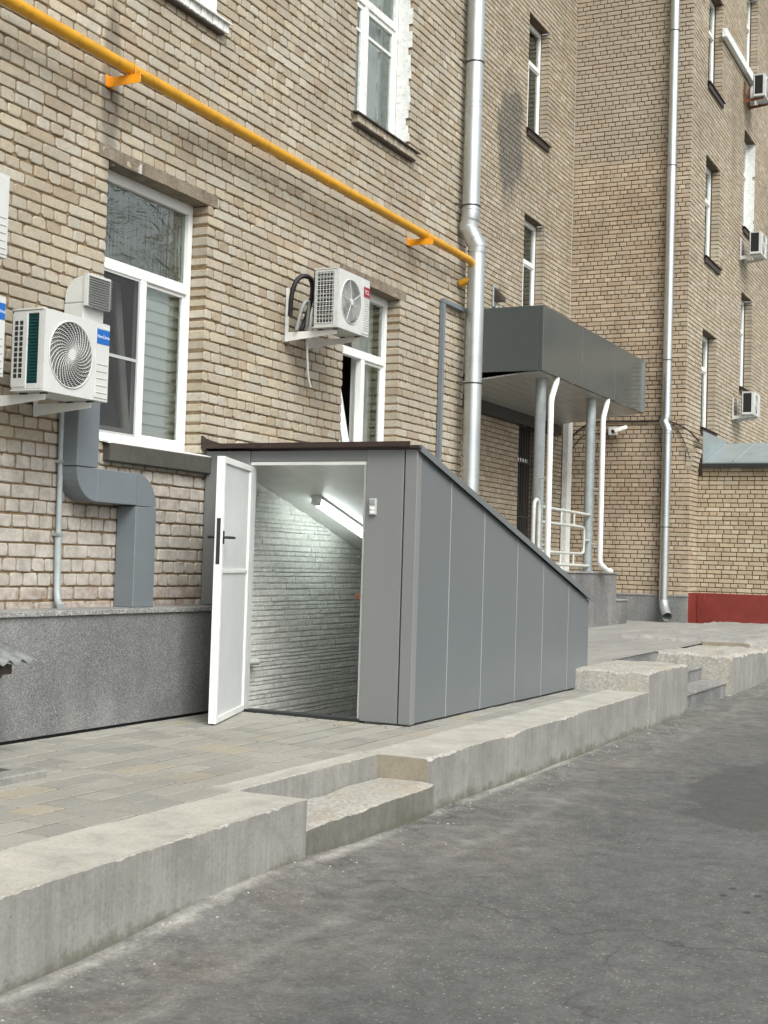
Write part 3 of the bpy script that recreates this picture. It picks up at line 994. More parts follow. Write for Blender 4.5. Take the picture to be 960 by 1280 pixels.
# --- windows
def window(T, op, setback=0.15, style='pvc', frame='white', sillm='white', concrete_sill=False, blind=True, sash_tilt=0.0, label=None, reveal_white=False, sill_out=0.07, hide_left_glass=False, film=False, mull=0.36, lit=False):
    u0, u1, v0, v1 = op
    w, h = u1 - u0, v1 - v0
    F = M[frame]
    n0 = -setback
    fw = 0.062
    vt = v0 + h * 0.655           # transom
    um = u0 + w * mull           # mullion
    mb = MB(T)
    mb.box(u0 + .004, u1 - .004, v1 - fw - .03, v1 - .004, n0 - .07, n0, F)
    mb.box(u0 + .004, u1 - .004, v0 + .004, v0 + fw + .02, n0 - .07, n0, F)
    mb.box(u0 + .004, u0 + fw, v0 + fw + .02, v1 - fw - .03, n0 - .07, n0, F)
    mb.box(u1 - fw, u1 - .004, v0 + fw + .02, v1 - fw - .03, n0 - .07, n0, F)
    mb.box(u0 + fw, u1 - fw, vt - 0.045, vt + 0.045, n0 - .07, n0 + .004, F)
    mb.box(um - 0.04, um + 0.04, v0 + fw + .02, vt - .045, n0 - .07, n0 + .004, F)
    wnd = mb.build('window', bld, 0.004, label)
    if style == 'wood':
        mb = MB(T)
        for (a, b) in ((u0 + fw, um - .04), (um + .04, u1 - fw)):
            mb.box(a, b, v0 + fw + .02, v0 + fw + .085, n0 - .06, n0 - .015, F)
            mb.box(a, b, vt - .10, vt - .045, n0 - .06, n0 - .015, F)
            mb.box(a, a + .05, v0 + fw + .085, vt - .10, n0 - .06, n0 - .015, F)
            mb.box(b - .05, b, v0 + fw + .085, vt - .10, n0 - .06, n0 - .015, F)
            mb.box(a + .05, b - .05, vt - .36, vt - .325, n0 - .055, n0 - .02, F)
        mb.build('sash', wnd, 0.003)
    else:
        mb = MB(T)
        a, b = um + .04, u1 - fw
        mb.box(a, b, v0 + fw + .02, v0 + fw + .05, n0 - .055, n0 - .02, F)
        mb.box(a, b, vt - .075, vt - .045, n0 - .055, n0 - .02, F)
        mb.box(a, a + .028, v0 + fw + .05, vt - .075, n0 - .055, n0 - .02, F)
        mb.box(b - .028, b, v0 + fw + .05, vt - .075, n0 - .055, n0 - .02, F)
        mb.build('sash', wnd, 0.003)
    # panes
    mb = MB(T)
    ng = n0 - .04
    mb.quad((u0 + fw, vt + .045, ng), (u1 - fw, vt + .045, ng), (u1 - fw, v1 - fw - .03, ng), (u0 + fw, v1 - fw - .03, ng), M['glass_film'] if film else M['glass'])
    mb.quad((um + .04, v0 + fw + .02, ng), (u1 - fw, v0 + fw + .02, ng), (u1 - fw, vt - .045, ng), (um + .04, vt - .045, ng), M['glass'])
    if not sash_tilt:
        mb.quad((u0 + fw, v0 + fw + .02, ng), (um - .04, v0 + fw + .02, ng), (um - .04, vt - .045, ng), (u0 + fw, vt - .045, ng), M['glass'])
    mb.build('pane', wnd, fix=False)
    if sash_tilt:
        # bottom-hung casement leaning into the room
        a, b, c, d = u0 + fw, um - .04, v0 + fw + .02, vt - .045
        H = d - c
        def TT(u, v, n):
            ang = sash_tilt
            dv = v - c
            return T(u, c + dv * math.cos(ang) + n * math.sin(ang), n0 - .05 + n * math.cos(ang) - dv * math.sin(ang))
        mb = MB(TT)
        s = .065
        mb.box(a, b, c, c + s, -.05, 0, F); mb.box(a, b, d - s, d, -.05, 0, F)
        mb.box(a, a + s, c + s, d - s, -.05, 0, F); mb.box(b - s, b, c + s, d - s, -.05, 0, F)
        mb.quad((a + s, c + s, -.025), (b - s, c + s, -.025), (b - s, d - s, -.025), (a + s, d - s, -.025), M['glass'])
        mb.build('open_sash', wnd, 0.003, 'casement tilted open into the room')
    # room behind
    mb = MB(T)
    D = n0 - 1.6
    e = .3
    A = [(u0 - e, v0 - e, n0 - .09), (u1 + e, v0 - e, n0 - .09), (u1 + e, v1 + e, n0 - .09), (u0 - e, v1 + e, n0 - .09)]
    B = [(p[0], p[1], D) for p in A]
    for i in range(4):
        k = (i + 1) % 4
        mb.quad(A[i], A[k], B[k], B[i], M['room'])
    mb.quad(*B, M['room'])
    # lining hides the wall thickness
    mb.quad((u0 - e, v0 - e, n0 - .09), (u0, v0 - e, n0 - .09), (u0, v1 + e, n0 - .09), (u0 - e, v1 + e, n0 - .09), M['room'])
    mb.quad((u1, v0 - e, n0 - .09), (u1 + e, v0 - e, n0 - .09), (u1 + e, v1 + e, n0 - .09), (u1, v1 + e, n0 - .09), M['curtain'])
    mb.build('interior', wnd, fix=False)
    if blind:
        mb = MB(T)
        a, b = um + .10, u1 + .29
        if blind == 'curtain':
            nn = 40
            pts = [(a + (b - a) * i / nn, n0 - .20 + .025 * math.sin(i * 1.3) + .01 * math.sin(i * .7)) for i in range(nn + 1)]
            vv = [(p, v0, q) for p, q in pts] + [(p, v1, q) for p, q in pts]
            mb.add(vv, [(i, i + 1, nn + 2 + i, nn + 1 + i) for i in range(nn)], M['curtain'], True)
        else:
            z = v0 + .03
            while z < vt - .02:
                zz = min(z + .098, vt)
                mb.add([(a, z, n0 - .13), (b, z, n0 - .13), (b, zz, n0 - .145), (a, zz, n0 - .145), (a, zz, n0 - .115), (b, zz, n0 - .115)], [(0, 1, 2, 3), (3, 2, 5, 4)], M['curtain'])
                z = zz
        mb.build('blind', wnd, fix=False)
    # sills
    mb = MB(T)
    sm = M[sillm]
    v = [(u0 - .0, v0 + .012, n0), (u1 + .0, v0 + .012, n0), (u1 + .0, v0 - .012, sill_out), (u0 - .0, v0 - .012, sill_out)]
    lo = [(p, q - (.012 if i < 2 else .02), r) for i, (p, q, r) in enumerate(v)]
    if concrete_sill or sill_out > 0.05:
        v[2] = (u1 + .10, v[2][1], v[2][2]); v[3] = (u0 - .10 if not concrete_sill else u0 + .03, v[3][1], v[3][2])
        v.insert(2, (u1, v0 + .001, .012)); v.insert(3, (u1 + .10, v0 + .001, .012))
        v.append((u0 - .10 if not concrete_sill else u0 + .03, v0 + .001, .012)); v.append((u0, v0 + .001, .012))
        lo = [(p, q - .014, r) for p, q, r in v]
    k = len(v)
    mb.add(v + lo, [tuple(range(k)), tuple(range(k, 2 * k))[::-1]] + [(i, (i + 1) % k, k + (i + 1) % k, k + i) for i in range(k)], sm)
    mb.build('sill', wnd)
    if reveal_white:
        mb = MB(T)
        random.seed(int(u0 * 100))
        z = v0 + .02
        while z < v1 - .03:
            zz = min(z + COURSE, v1)
            mb.box(u1 - .008, u1 - .0035 - rnd(0, .001), z - .001, zz + .001, n0 + .004, -0.004 - (rnd(0, .06) if random.random() < .4 else 0), M['white_old'])
            z = zz
        mb.build('painted_reveal', wnd)
    return wnd

def lintel(T, op, m='concrete_old', over=0.13, hgt=0.10):
    mb = MB(T)
    u0, u1, v0, v1 = op
    n = 24
    # slightly uneven face
    vv = []
    for i in range(n + 1):
        u = u0 - over + (u1 - u0 + 2 * over) * i / n
        j = 0.008 * noise.noise(Vector((u * 5, v1, 0))) + 0.004 * noise.noise(Vector((u * 19, v1, 4)))
        vv += [(u, v1 - .004 + j, -.19), (u, v1 - .004 + j, .004 + j), (u, v1 + hgt + j, .006 - j), (u, v1 + hgt + j, -.03)]
    ff = []
    for i in range(n):
        for k in range(3):
            ff.append((i * 4 + k, (i + 1) * 4 + k, (i + 1) * 4 + k + 1, i * 4 + k + 1))
    mb.add(vv, ff + [(0, 1, 2, 3), (n * 4 + 3, n * 4 + 2, n * 4 + 1, n * 4)], M[m])
    return mb.build('lintel', bld)

window(TA, WA, 0.16, blind='zebra', sash_tilt=0.12, concrete_sill=True, film=True, mull=0.514, label='white plastic window with tilted sash and pleated blind')
window(TA, WCc, 0.16, blind='curtain', sash_tilt=0.20, mull=0.57, label='white plastic window half hidden by the air conditioner')
window(TA, WB_, 0.19, style='wood', frame='white_old', sillm='sill_dark', reveal_white=True, blind='curtain', sill_out=0.10, mull=0.42, label='old wooden window with peeling white paint')
window(TA, W0, 0.19, style='wood', frame='white_old', sillm='white_old', reveal_white=True, blind='curtain', sill_out=0.10)
for op in (WA, WCc):
    lintel(TA, op)
# insect screen in front of the tilted sash of the near window
u0, u1, v0, v1 = WA
g = MB(TA)
um = u0 + (u1 - u0) * 0.514; vt = v0 + (v1 - v0) * 0.655
a, b, c, d = u0 + .06, um - .04, v0 + .08, vt - .045
g.box(a, b, c, c + .02, -.175, -.163, M['door_skin']); g.box(a, b, d - .02, d, -.175, -.163, M['door_skin'])
g.box(a, a + .02, c + .02, d - .02, -.175, -.163, M['door_skin']); g.box(b - .02, b, c + .02, d - .02, -.175, -.163, M['door_skin'])
g.box(a + .02, b - .02, c + .62, c + .645, -.175, -.163, M['door_skin'])
g.quad((a, c, -.170), (b, c, -.170), (b, d, -.170), (a, d, -.170), M['net'])
g.build('insect_screen', bld)
# concrete block under the near window, brick-on-edge sills with a dark strip beneath, under the upper ones
g = MB(TA)
g.box(WA[0] + .06, WA[1] + .11, WA[2] - .165, WA[2] - .018, -.05, .075, M['concrete_dark'])
g.build('concrete_sill', bld, 0.008, 'dark concrete block under the near window')
for op in (WB_, W0):
    g = MB(TA)
    x = op[0] - .04
    while x < op[1] + .02:
        g.box(x, x + .078, op[2] - .105, op[2] - .020, -.02, .07 + rnd(-.004, .004), M['white_old'] if op is W0 else M['brick_A'])
        x += .088
    g.box(op[0] - .04, op[1] + .05, op[2] - .125, op[2] - .107, -.02, .055, M['sill_dark'])
    g.build('brick_sill', bld, 0.006)
def dark_sill(T, op):
    g = MB(T)
    g.box(op[0] - .02, op[1] + .03, op[2] - .14, op[2] - .022, -.02, .05, M['sill_dark'])
    g.build('brick_sill', bld, 0.006)
for op in op_B[:2]:
    window(TB, op, 0.18, blind=None, sillm='sill_dark', sill_out=0.08, sash_tilt=0.10 if op[2] > 9 else 0, mull=0.4)
    dark_sill(TB, op)
for i, op in enumerate(Dw):
    wh = i == 4
    window(TA, op, 0.20, blind='curtain' if i in (1, 4) else None, sillm='sill_dark', sill_out=0.08, reveal_white=wh, mull=0.4)
    dark_sill(TA, op)

# --- granite facing along the foot of the near wall
g = MB()
x = 2.0
for xe in (4.2, 6.35, 8.05, 9.93):
    g.box(x + .0015, xe - .0015, 6.30, 6.60, 0.018, 0.853, M['granite'])
    x = xe
g.build('granite_plinth', bld, 0.003, 'grey speckled granite facing with a projecting cap')
g = MB()
g.box(2.0, 9.93, 6.275, 6.615, 0.855, 0.892, M['granite_light'])
g.build('plinth_cap', bld, 0.004)
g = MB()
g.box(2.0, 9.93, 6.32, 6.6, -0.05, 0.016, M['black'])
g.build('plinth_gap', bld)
g = MB()
g.box(XC - .085, XC - .004, 6.49, 9.1, 0.2, 0.80, M['granite'])
g.box(XC - .10, XC - .004, 6.475, 9.1, 0.802, 0.835, M['granite_light'])
g.build('granite_plinth', bld, 0.003)
# pilaster at the wing corner
g = MB(lambda u, v, n: (XC + u, 6.49 - n, v))
brick_wall(g, 0.0, 0.70, snap(0.25), snap(3.5), [], M['brick_C'], M['mortar_C'])
g.T = lambda u, v, n: (XC - n, -u, v)
brick_wall(g, -YA, -6.49, snap(0.85), snap(3.5), [], M['brick_C'], M['mortar_C'])
g.T = None
for k in range(5):    # stepped corbel
    z = 3.36 + k * COURSE
    g.box(XC - .01 + .012 * k, XC + .24, 6.47 - .022 * k, 6.60, z + .014, z + COURSE, M['brick_D'])
    g.box(XC + .254, XC + .52, 6.47 - .022 * k, 6.60, z + .014, z + COURSE, M['brick_D'])
g.box(XC + .004, 28.04, 6.472, 6.489, 0.2, 0.886, M['red'])
g.build('pilaster', bld, fix=False)

# --- barred door in the recessed wall
g = MB(TB)
a, b, c, d = op_B[2]
g.box(a, b, c, d, -.40, -.30, M['dark'])
door = g.build('door', bld, label='dark door behind iron bars')
g = MB(TB)
for i in range(8):
    u = a + .06 + (b - a - .12) * i / 7
    g.tube([(u, c + .02, -.05), (u, d - .02, -.05)], .011, M['iron'], 8)
for z in (c + .1, c + 1.0, c + 2.05, d - .1):
    g.box(a + .02, b - .02, z - .015, z + .015, -.065, -.035, M['iron'])
g.build('grille', door)
g = MB(TB)
g.box(a + .03, b - .10, c + 2.07, c + 2.16, -.20, -.17, M['letter'])
g.build('transom_strip', door)

# ------------------------------------------------------------ annex with metal roof
anx = thing('brick_annex', 'low yellow brick annex with red painted base and grey metal roof', 'annex', (28.5, 5, 0.2))
g = MB(TAx)
brick_wall(g, -6.49, -1.0, snap(0.86), snap(3.29), [], M['brick_annex'], M['mortar_C'], off=.05, pattern=(1, 0, 1, 0))
g.T = None
for k in range(3):
    z = snap(3.29) + k * COURSE
    y = 6.40
    while y > 1.1:
        L = rnd(.12, .29)
        g.box(28.05 - .03 * (k + 1), 28.2, y - L, y, z + .007, z + COURSE - .007, M['brick_annex'])
        y -= L + .014
    g.box(28.05 - .03 * (k + 1) + .012, 28.2, 1.0, 6.42, z, z + COURSE, M['mortar_C'])
g.build('wall', anx, fix=False)
g = MB()
g.box(28.035, 28.3, 1.0, 6.47, 0.0, 0.885, M['red'])
g.build('plinth', anx, 0.01, 'red painted base')
g = MB()
zr0, zr1 = 3.575, 4.16
g.hexa([(27.90, 6.38, zr0 - .03), (30.1, 6.38, zr1 - .03), (30.1, 1.0, zr1 - .03), (27.90, 1.0, zr0 - .03), (27.90, 6.38, zr0), (30.1, 6.38, zr1), (30.1, 1.0, zr1), (27.90, 1.0, zr0)], M['roof_metal'])
g.box(30.1, 37, 1.0, 6.38, zr1 - .03, zr1 + .002, M['roof_metal'])
for y in (5.75, 5.1, 4.4, 3.7):
    g.bar((27.92, y, zr0 + .012), (30.1, y, zr1 + .012), .012, .03, M['roof_metal'])
g.box(27.88, 27.94, 1.0, 6.38, zr0 - .12, zr0 - .032, M['iron'])
g.build('roof', anx)
g = MB()
g.prism([(27.98, zr0 + .02), (27.98, 4.22), (30.3, 4.22), (30.1, zr1)], lambda a, b, d: (a, d, b), 6.385, 6.40, M['roof_metal'])
g.build('flashing', anx)

# ------------------------------------------------------------ basement entrance (grey metal shed over the stairs)
SX, SY, SE = 9.95, 4.576, 14.64
def roof_z(x): return 2.265 - (x - 10.0) * 0.2725
shed = thing('basement_entrance', 'grey sheet metal stair enclosure with sloping roof and open white door', 'entrance', (11, 5.5, 0))
# street side panels, each with a pale joint
seams = [10.03, 10.68, 11.46, 12.34, 13.10, 13.92, SE]
for i in range(6):
    a, b = seams[i] + .007, seams[i + 1] - .007
    g = MB()
    g.prism([(a, 0.012), (b, 0.012), (b, roof_z(b) - .05), (a, roof_z(a) - .05)], lambda u, v, d: (u, d, v), SY, SY + .0285, M['panel'])
    g.build('side_panel', shed, 0.004)
for s in seams[1:-1]:
    g = MB()
    g.box(s - .0045, s + .0045, SY + .003, SY + .0295, .012, roof_z(s) - .06, M['seam'])
    g.build('joint_strip', shed)
g = MB()
g.hexa([(SX + .01, SY + .03, 0.0), (SE, SY + .03, 0.0), (SE, SY + .10, 0.0), (SX + .01, SY + .10, 0.0),
        (SX + .01, SY + .03, roof_z(SX) - .06), (SE, SY + .03, roof_z(SE) - .06), (SE, SY + .10, roof_z(SE) - .06), (SX + .01, SY + .10, roof_z(SX) - .06)], M['panel_front'])
g.build('side_frame', shed)
# end wall
g = MB()
g.box(SE - .03, SE - .002, SY + .002, 6.6, -.1, roof_z(SE) - .06, M['panel'])
g.build('end_panel', shed)
# street front: corner post, wide panel, lintel, jamb by the wall
g = MB()
g.box(SX, seams[0] + .003, SY - .004, SY + .105, 0.005, 2.228, M['panel_front'])
g.build('corner_post', shed, 0.004)
g = MB()
g.box(SX + .004, SX + .08, 4.695, 5.035, 0.005, 2.228, M['panel_front'])
g.build('front_panel', shed, 0.004)
g = MB()
g.box(SX + .02, SX + .07, SY + .10, 4.70, 0.0, 2.22, M['iron'])
g.build('panel_gap', shed)
g = MB()
g.box(SX + .012, SX + .09, 5.037, 6.155, 2.135, 2.228, M['panel_front'])
g.build('lintel_panel', shed, 0.004)
g = MB()
g.box(SX - .004, SX + .09, 6.157, 6.605, 0.893, 2.228, M['panel_front'])
g.box(SX + .0, SX + .09, 6.157, 6.29, 0.005, 0.890, M['panel_front'])
g.build('jamb_panel', shed, 0.004)
# frame of the doorway
g = MB()
g.box(SX + .02, SX + .075, 5.036, 5.062, 0.005, 2.10, M['door_skin'])
g.box(SX + .02, SX + .075, 6.13, 6.156, 0.005, 2.10, M['door_skin'])
g.box(SX + .02, SX + .075, 5.036, 6.156, 2.105, 2.134, M['white'])
g.build('door_frame', shed, 0.002)
g = MB()
g.box(SX - .01, SX + .10, 5.03, 6.16, -0.02, 0.022, M['iron'])
g.build('threshold', shed)
# roof sheet, brown drip edge at the front, grey verge along the street side
g = MB()
g.hexa([(SX - .05, SY - .035, 2.235), (SE + .05, SY - .035, roof_z(SE + .05) - .02), (SE + .05, 6.615, roof_z(SE + .05) - .02), (SX - .05, 6.615, 2.262 ),
        (SX - .05, SY - .035, 2.255), (SE + .05, SY - .035, roof_z(SE + .05)), (SE + .05, 6.615, roof_z(SE + .05)), (SX - .05, 6.615, 2.282)], M['drip'])
g.build('roof', shed)
g = MB()
g.hexa([(SX - .005, SY - .04, 2.205), (SE + .06, SY - .04, roof_z(SE + .06) - .055), (SE + .06, SY - .037, roof_z(SE + .06) - .055), (SX - .005, SY - .037, 2.205),
        (SX - .005, SY - .04, 2.262), (SE + .06, SY - .04, roof_z(SE + .06) + .006), (SE + .06, SY + .05, roof_z(SE + .06) + .006), (SX - .005, SY + .05, 2.262)], M['panel'])
g.build('verge_trim', shed)
g = MB()
g.box(SX - .07, SX - .052, SY + .04, 6.615, 2.246, 2.288, M['drip'])
g.prism([(6.617, 2.29), (6.617, 2.36), (6.585, 2.335), (6.43, 2.29)], lambda a, b, d: (d, a, b), SX - .07, SX - .03, M['drip'])
g.build('drip_edge', shed)
# inside: sloping ceiling, white ledge-stone wall, stairs down, walls
g = MB()
def ceil_z(x): return 2.205 - max(0, x - 10.02) * 0.272
g.add([(10.03, 4.68, ceil_z(10)), (SE - .03, 4.68, ceil_z(SE)), (SE - .03, 6.60, ceil_z(SE)), (10.03, 6.60, ceil_z(10))], [(0, 1, 2, 3)], M['white'])
g.build('ceiling', shed, fix=False)
g = MB()
g.quad((10.03, 4.70, -2.9), (SE, 4.70, -2.9), (SE, 4.70, 1.0), (10.03, 4.70, 2.2), M['white'])
g.quad((SE - .04, 4.70, -2.9), (SE - .04, 6.6, -2.9), (SE - .04, 6.6, 1.0), (SE - .04, 4.70, 1.0), M['white'])
g.build('inner_wall', shed, fix=False)
random.seed(5)
g = MB(lambda u, v, n: (u, 6.56 - n, v))
z = -2.6
while z < 2.15:
    h = random.choice((.034, .042, .055, .065))
    x = 10.04 - rnd(0, .3)
    while x < SE - .05:
        L = rnd(.10, .42)
        a, b = max(x, 10.04), min(x + L, SE - .05)
        zt = min(z + h, ceil_z((a + b) / 2) - .01)
        if b - a > .02 and zt - z > .012:
            d = rnd(.012, .022)
            k = 5
            vv, ff = [], []
            for i in range(k + 1):
                u = a + (b - a) * i / k
                for q, (vz, dd) in enumerate(((z + .0005, d * .45), (z + (zt - z) * .3, d), (zt - .004, d * rnd(.8, 1)), (zt - .0005, d * .5))):
                    vv.append((u, vz + .0035 * noise.noise(Vector((u * 9, vz * 5, 1))), dd + .007 * noise.noise(Vector((u * 17, vz * 30, 3)))))
            for i in range(k):
                for q in range(3):
                    ff.append((i * 4 + q, (i + 1) * 4 + q, (i + 1) * 4 + q + 1, i * 4 + q + 1))
            ff += [(0, 1, 2, 3), (k * 4, k * 4 + 1, k * 4 + 2, k * 4 + 3)]
            g.add(vv, ff, M['stone_white'])
        x += L
    z += h
g.quad((10.03, -2.9, 0), (SE, -2.9, 0), (SE, 2.2, 0), (10.03, 2.2, 0), M['white'])
g.build('stone_wall', shed, fix=False, label='inner wall clad in white split-face stone')
g = MB()
for k in range(14):
    g.box(10.05 + k * .29, 10.05 + (k + 1) * .29, 4.705, 6.55, -.12 - k * .175 - .4, -.12 - k * .175, M['concrete_top'])
g.build('stair', shed)
# the door leaf, swung out: hinge at the wall side
Hh, Hf = Vector((9.965, 6.135, 0)), Vector((8.965, 5.775, 0))
du = (Hf - Hh).normalized()
dn = Vector((du.y, -du.x, 0))
if dn.y > 0: dn = -dn            # side that faces the street
LW, LH, LT = 1.06, 2.085, .062
def TD(u, v, n):
    p = Hh + du * u + dn * n
    return (p.x, p.y, v + .012)
g = MB(TD)
g.box(0, LW, 0, LH, -LT, -LT + .004, M['white'])
g.box(0.0, .05, 0, LH, -LT + .004, 0, M['white'])
g.box(LW - .055, LW, 0, LH, -LT + .004, .0, M['white'])
g.box(.05, LW - .055, 0, .05, -LT + .004, 0, M['white'])
g.box(.05, LW - .055, LH - .05, LH, -LT + .004, 0, M['white'])
leaf = g.build('door', shed, 0.004, 'white steel door standing open')
g = MB(TD)
g.box(.052, LW - .057, .052, 1.175, -LT + .006, -.016, M['door_lining'])
g.box(.052, LW - .057, 1.195, LH - .052, -LT + .006, -.016, M['door_lining'])
g.build('lining', leaf)
g = MB(TD)
g.box(.05, LW - .055, 1.172, 1.197, -.032, -.004, M['white'])
g.build('brace', leaf)
g = MB(TD)
g.box(LW - .001, LW + .004, 1.24, 1.60, -LT + .016, -.016, M['iron'])
for z in (1.28, 1.36, 1.42, 1.48, 1.56):
    g.box(LW + .003, LW + .010, z, z + .022, -.042, -.024, M['dark'])
g.build('lock_plate', leaf)
g = MB(TD)
for s in (1, -1):
    n0 = 0.0 if s > 0 else -LT
    g.tube([(LW - .03, 1.45, n0), (LW - .03, 1.45, n0 + s * .055), (LW - .06, 1.45, n0 + s * .062), (LW - .16, 1.45, n0 + s * .062)], .010, M['black'], 10)
    g.prism([(LW - .045, 1.40), (LW - .015, 1.40), (LW - .015, 1.50), (LW - .045, 1.50)], lambda a, b, d: (a, b, d), n0, n0 + s * .008, M['black'])
g.build('handle', leaf)
g = MB(TD)
g.box(.02, LW - .02, -.008, .002, -.05, -.02, M['iron'])
g.build('bottom_seal', leaf)
# rusty padlock lugs either side of the doorway
for y0, y1, z in ((6.33, 6.45, .985), (5.05, 5.085, 1.02)):
    g = MB()
    g.prism([(y0, z - .022), (y1, z - .022), (y1 + .012, z), (y1, z + .022), (y0, z + .022)], lambda a, b, d: (d, a, b), SX - .016, SX - .006, M['rust'])
    g.tube([(SX - .019, y1 - .02, z), (SX - .012, y1 - .02, z)], .008, M['iron'], 8)
    g.build('lug', shed, 0.002, 'rusty padlock lug')
# short bracket inside
o = thing('wall_bracket', 'short pale bracket on the white stone wall behind the open door', 'bracket', (10.65, 6.5, .36))
g = MB()
g.tube([(10.50, 6.44, .37), (10.66, 6.44, .36), (10.69, 6.46, .37)], .022, M['ac_white'], 10)
g.build('arm', o)
g = MB()
g.tube([(10.68, 6.46, .37), (10.68, 6.55, .38)], .026, M['ac_white'], 8)
g.build('socket', o)
# tube lamp on the ceiling
o = thing('tube_lamp', 'lit fluorescent tube lamp on the sloping ceiling inside the doorway', 'lamp', (11.6, 6.13, 1.75))
ya = 6.14
def cl(x, d): return (x, ya, ceil_z(x) - d)
g = MB(); g.bar(cl(11.10, .012), cl(12.32, .012), .11, .022, M['white']); g.build('housing', o, 0.004)
g = MB(); g.tube([cl(11.16, .056), cl(12.28, .056)], .034, M['tube'], 14); g.build('tube', o)
for xa in (11.09, 12.285):
    g = MB(); g.bar(cl(xa, .05), cl(xa + .065, .05), .075, .072, M['white']); g.build('end_cap', o, 0.004)
# door phone on the front panel
o = thing('door_phone', 'small silver entry keypad on the grey panel right of the doorway', 'keypad', (SX, 4.955, 1.76))
g = MB(); g.box(SX - .022, SX + .002, 4.925, 4.99, 1.69, 1.825, M['door_skin']); g.build('housing', o, 0.006, seg=2)
g = MB(); g.box(SX - .027, SX - .021, 4.935, 4.98, 1.775, 1.815, M['galv_dull']); g.build('speaker', o, 0.002)
g = MB()
for r in range(2):
    g.box(SX - .028, SX - .021, 4.938, 4.977, 1.70 + r * .032, 1.724 + r * .032, M['white'])
g.build('button', o, 0.002)

# ------------------------------------------------------------ air conditioners
def ring_plate(mb, cx, cz, R, x0, x1, z0, z1, y, m, seg=72):
    """rectangular plate with a round hole, in the xz plane"""
    inner, outer = [], []
    corners = [math.atan2(b - cz, a - cx) % (2 * PI) for a in (x0, x1) for b in (z0, z1)]
    angs = sorted([2 * PI * i / seg for i in range(seg)] + corners)
    for a in angs:
        c, s = math.cos(a), math.sin(a)
        inner.append((cx + R * c, y, cz + R * s))
        tx = ((x1 - cx) / c) if c > 1e-9 else ((x0 - cx) / c) if c < -1e-9 else 1e9
        tz = ((z1 - cz) / s) if s > 1e-9 else ((z0 - cz) / s) if s < -1e-9 else 1e9
        t = min(tx, tz)
        outer.append((cx + t * c, y, cz + t * s))
    n = len(angs)
    mb.add(inner + outer, [(i, (i + 1) % n, n + (i + 1) % n, n + i) for i in range(n)], m)
    # short barrel
    back = [(p[0], y + .07, p[2]) for p in inner]
    mb.add(inner + back, [(i, n + i, n + (i + 1) % n, (i + 1) % n) for i in range(n)], M['dark'], True)

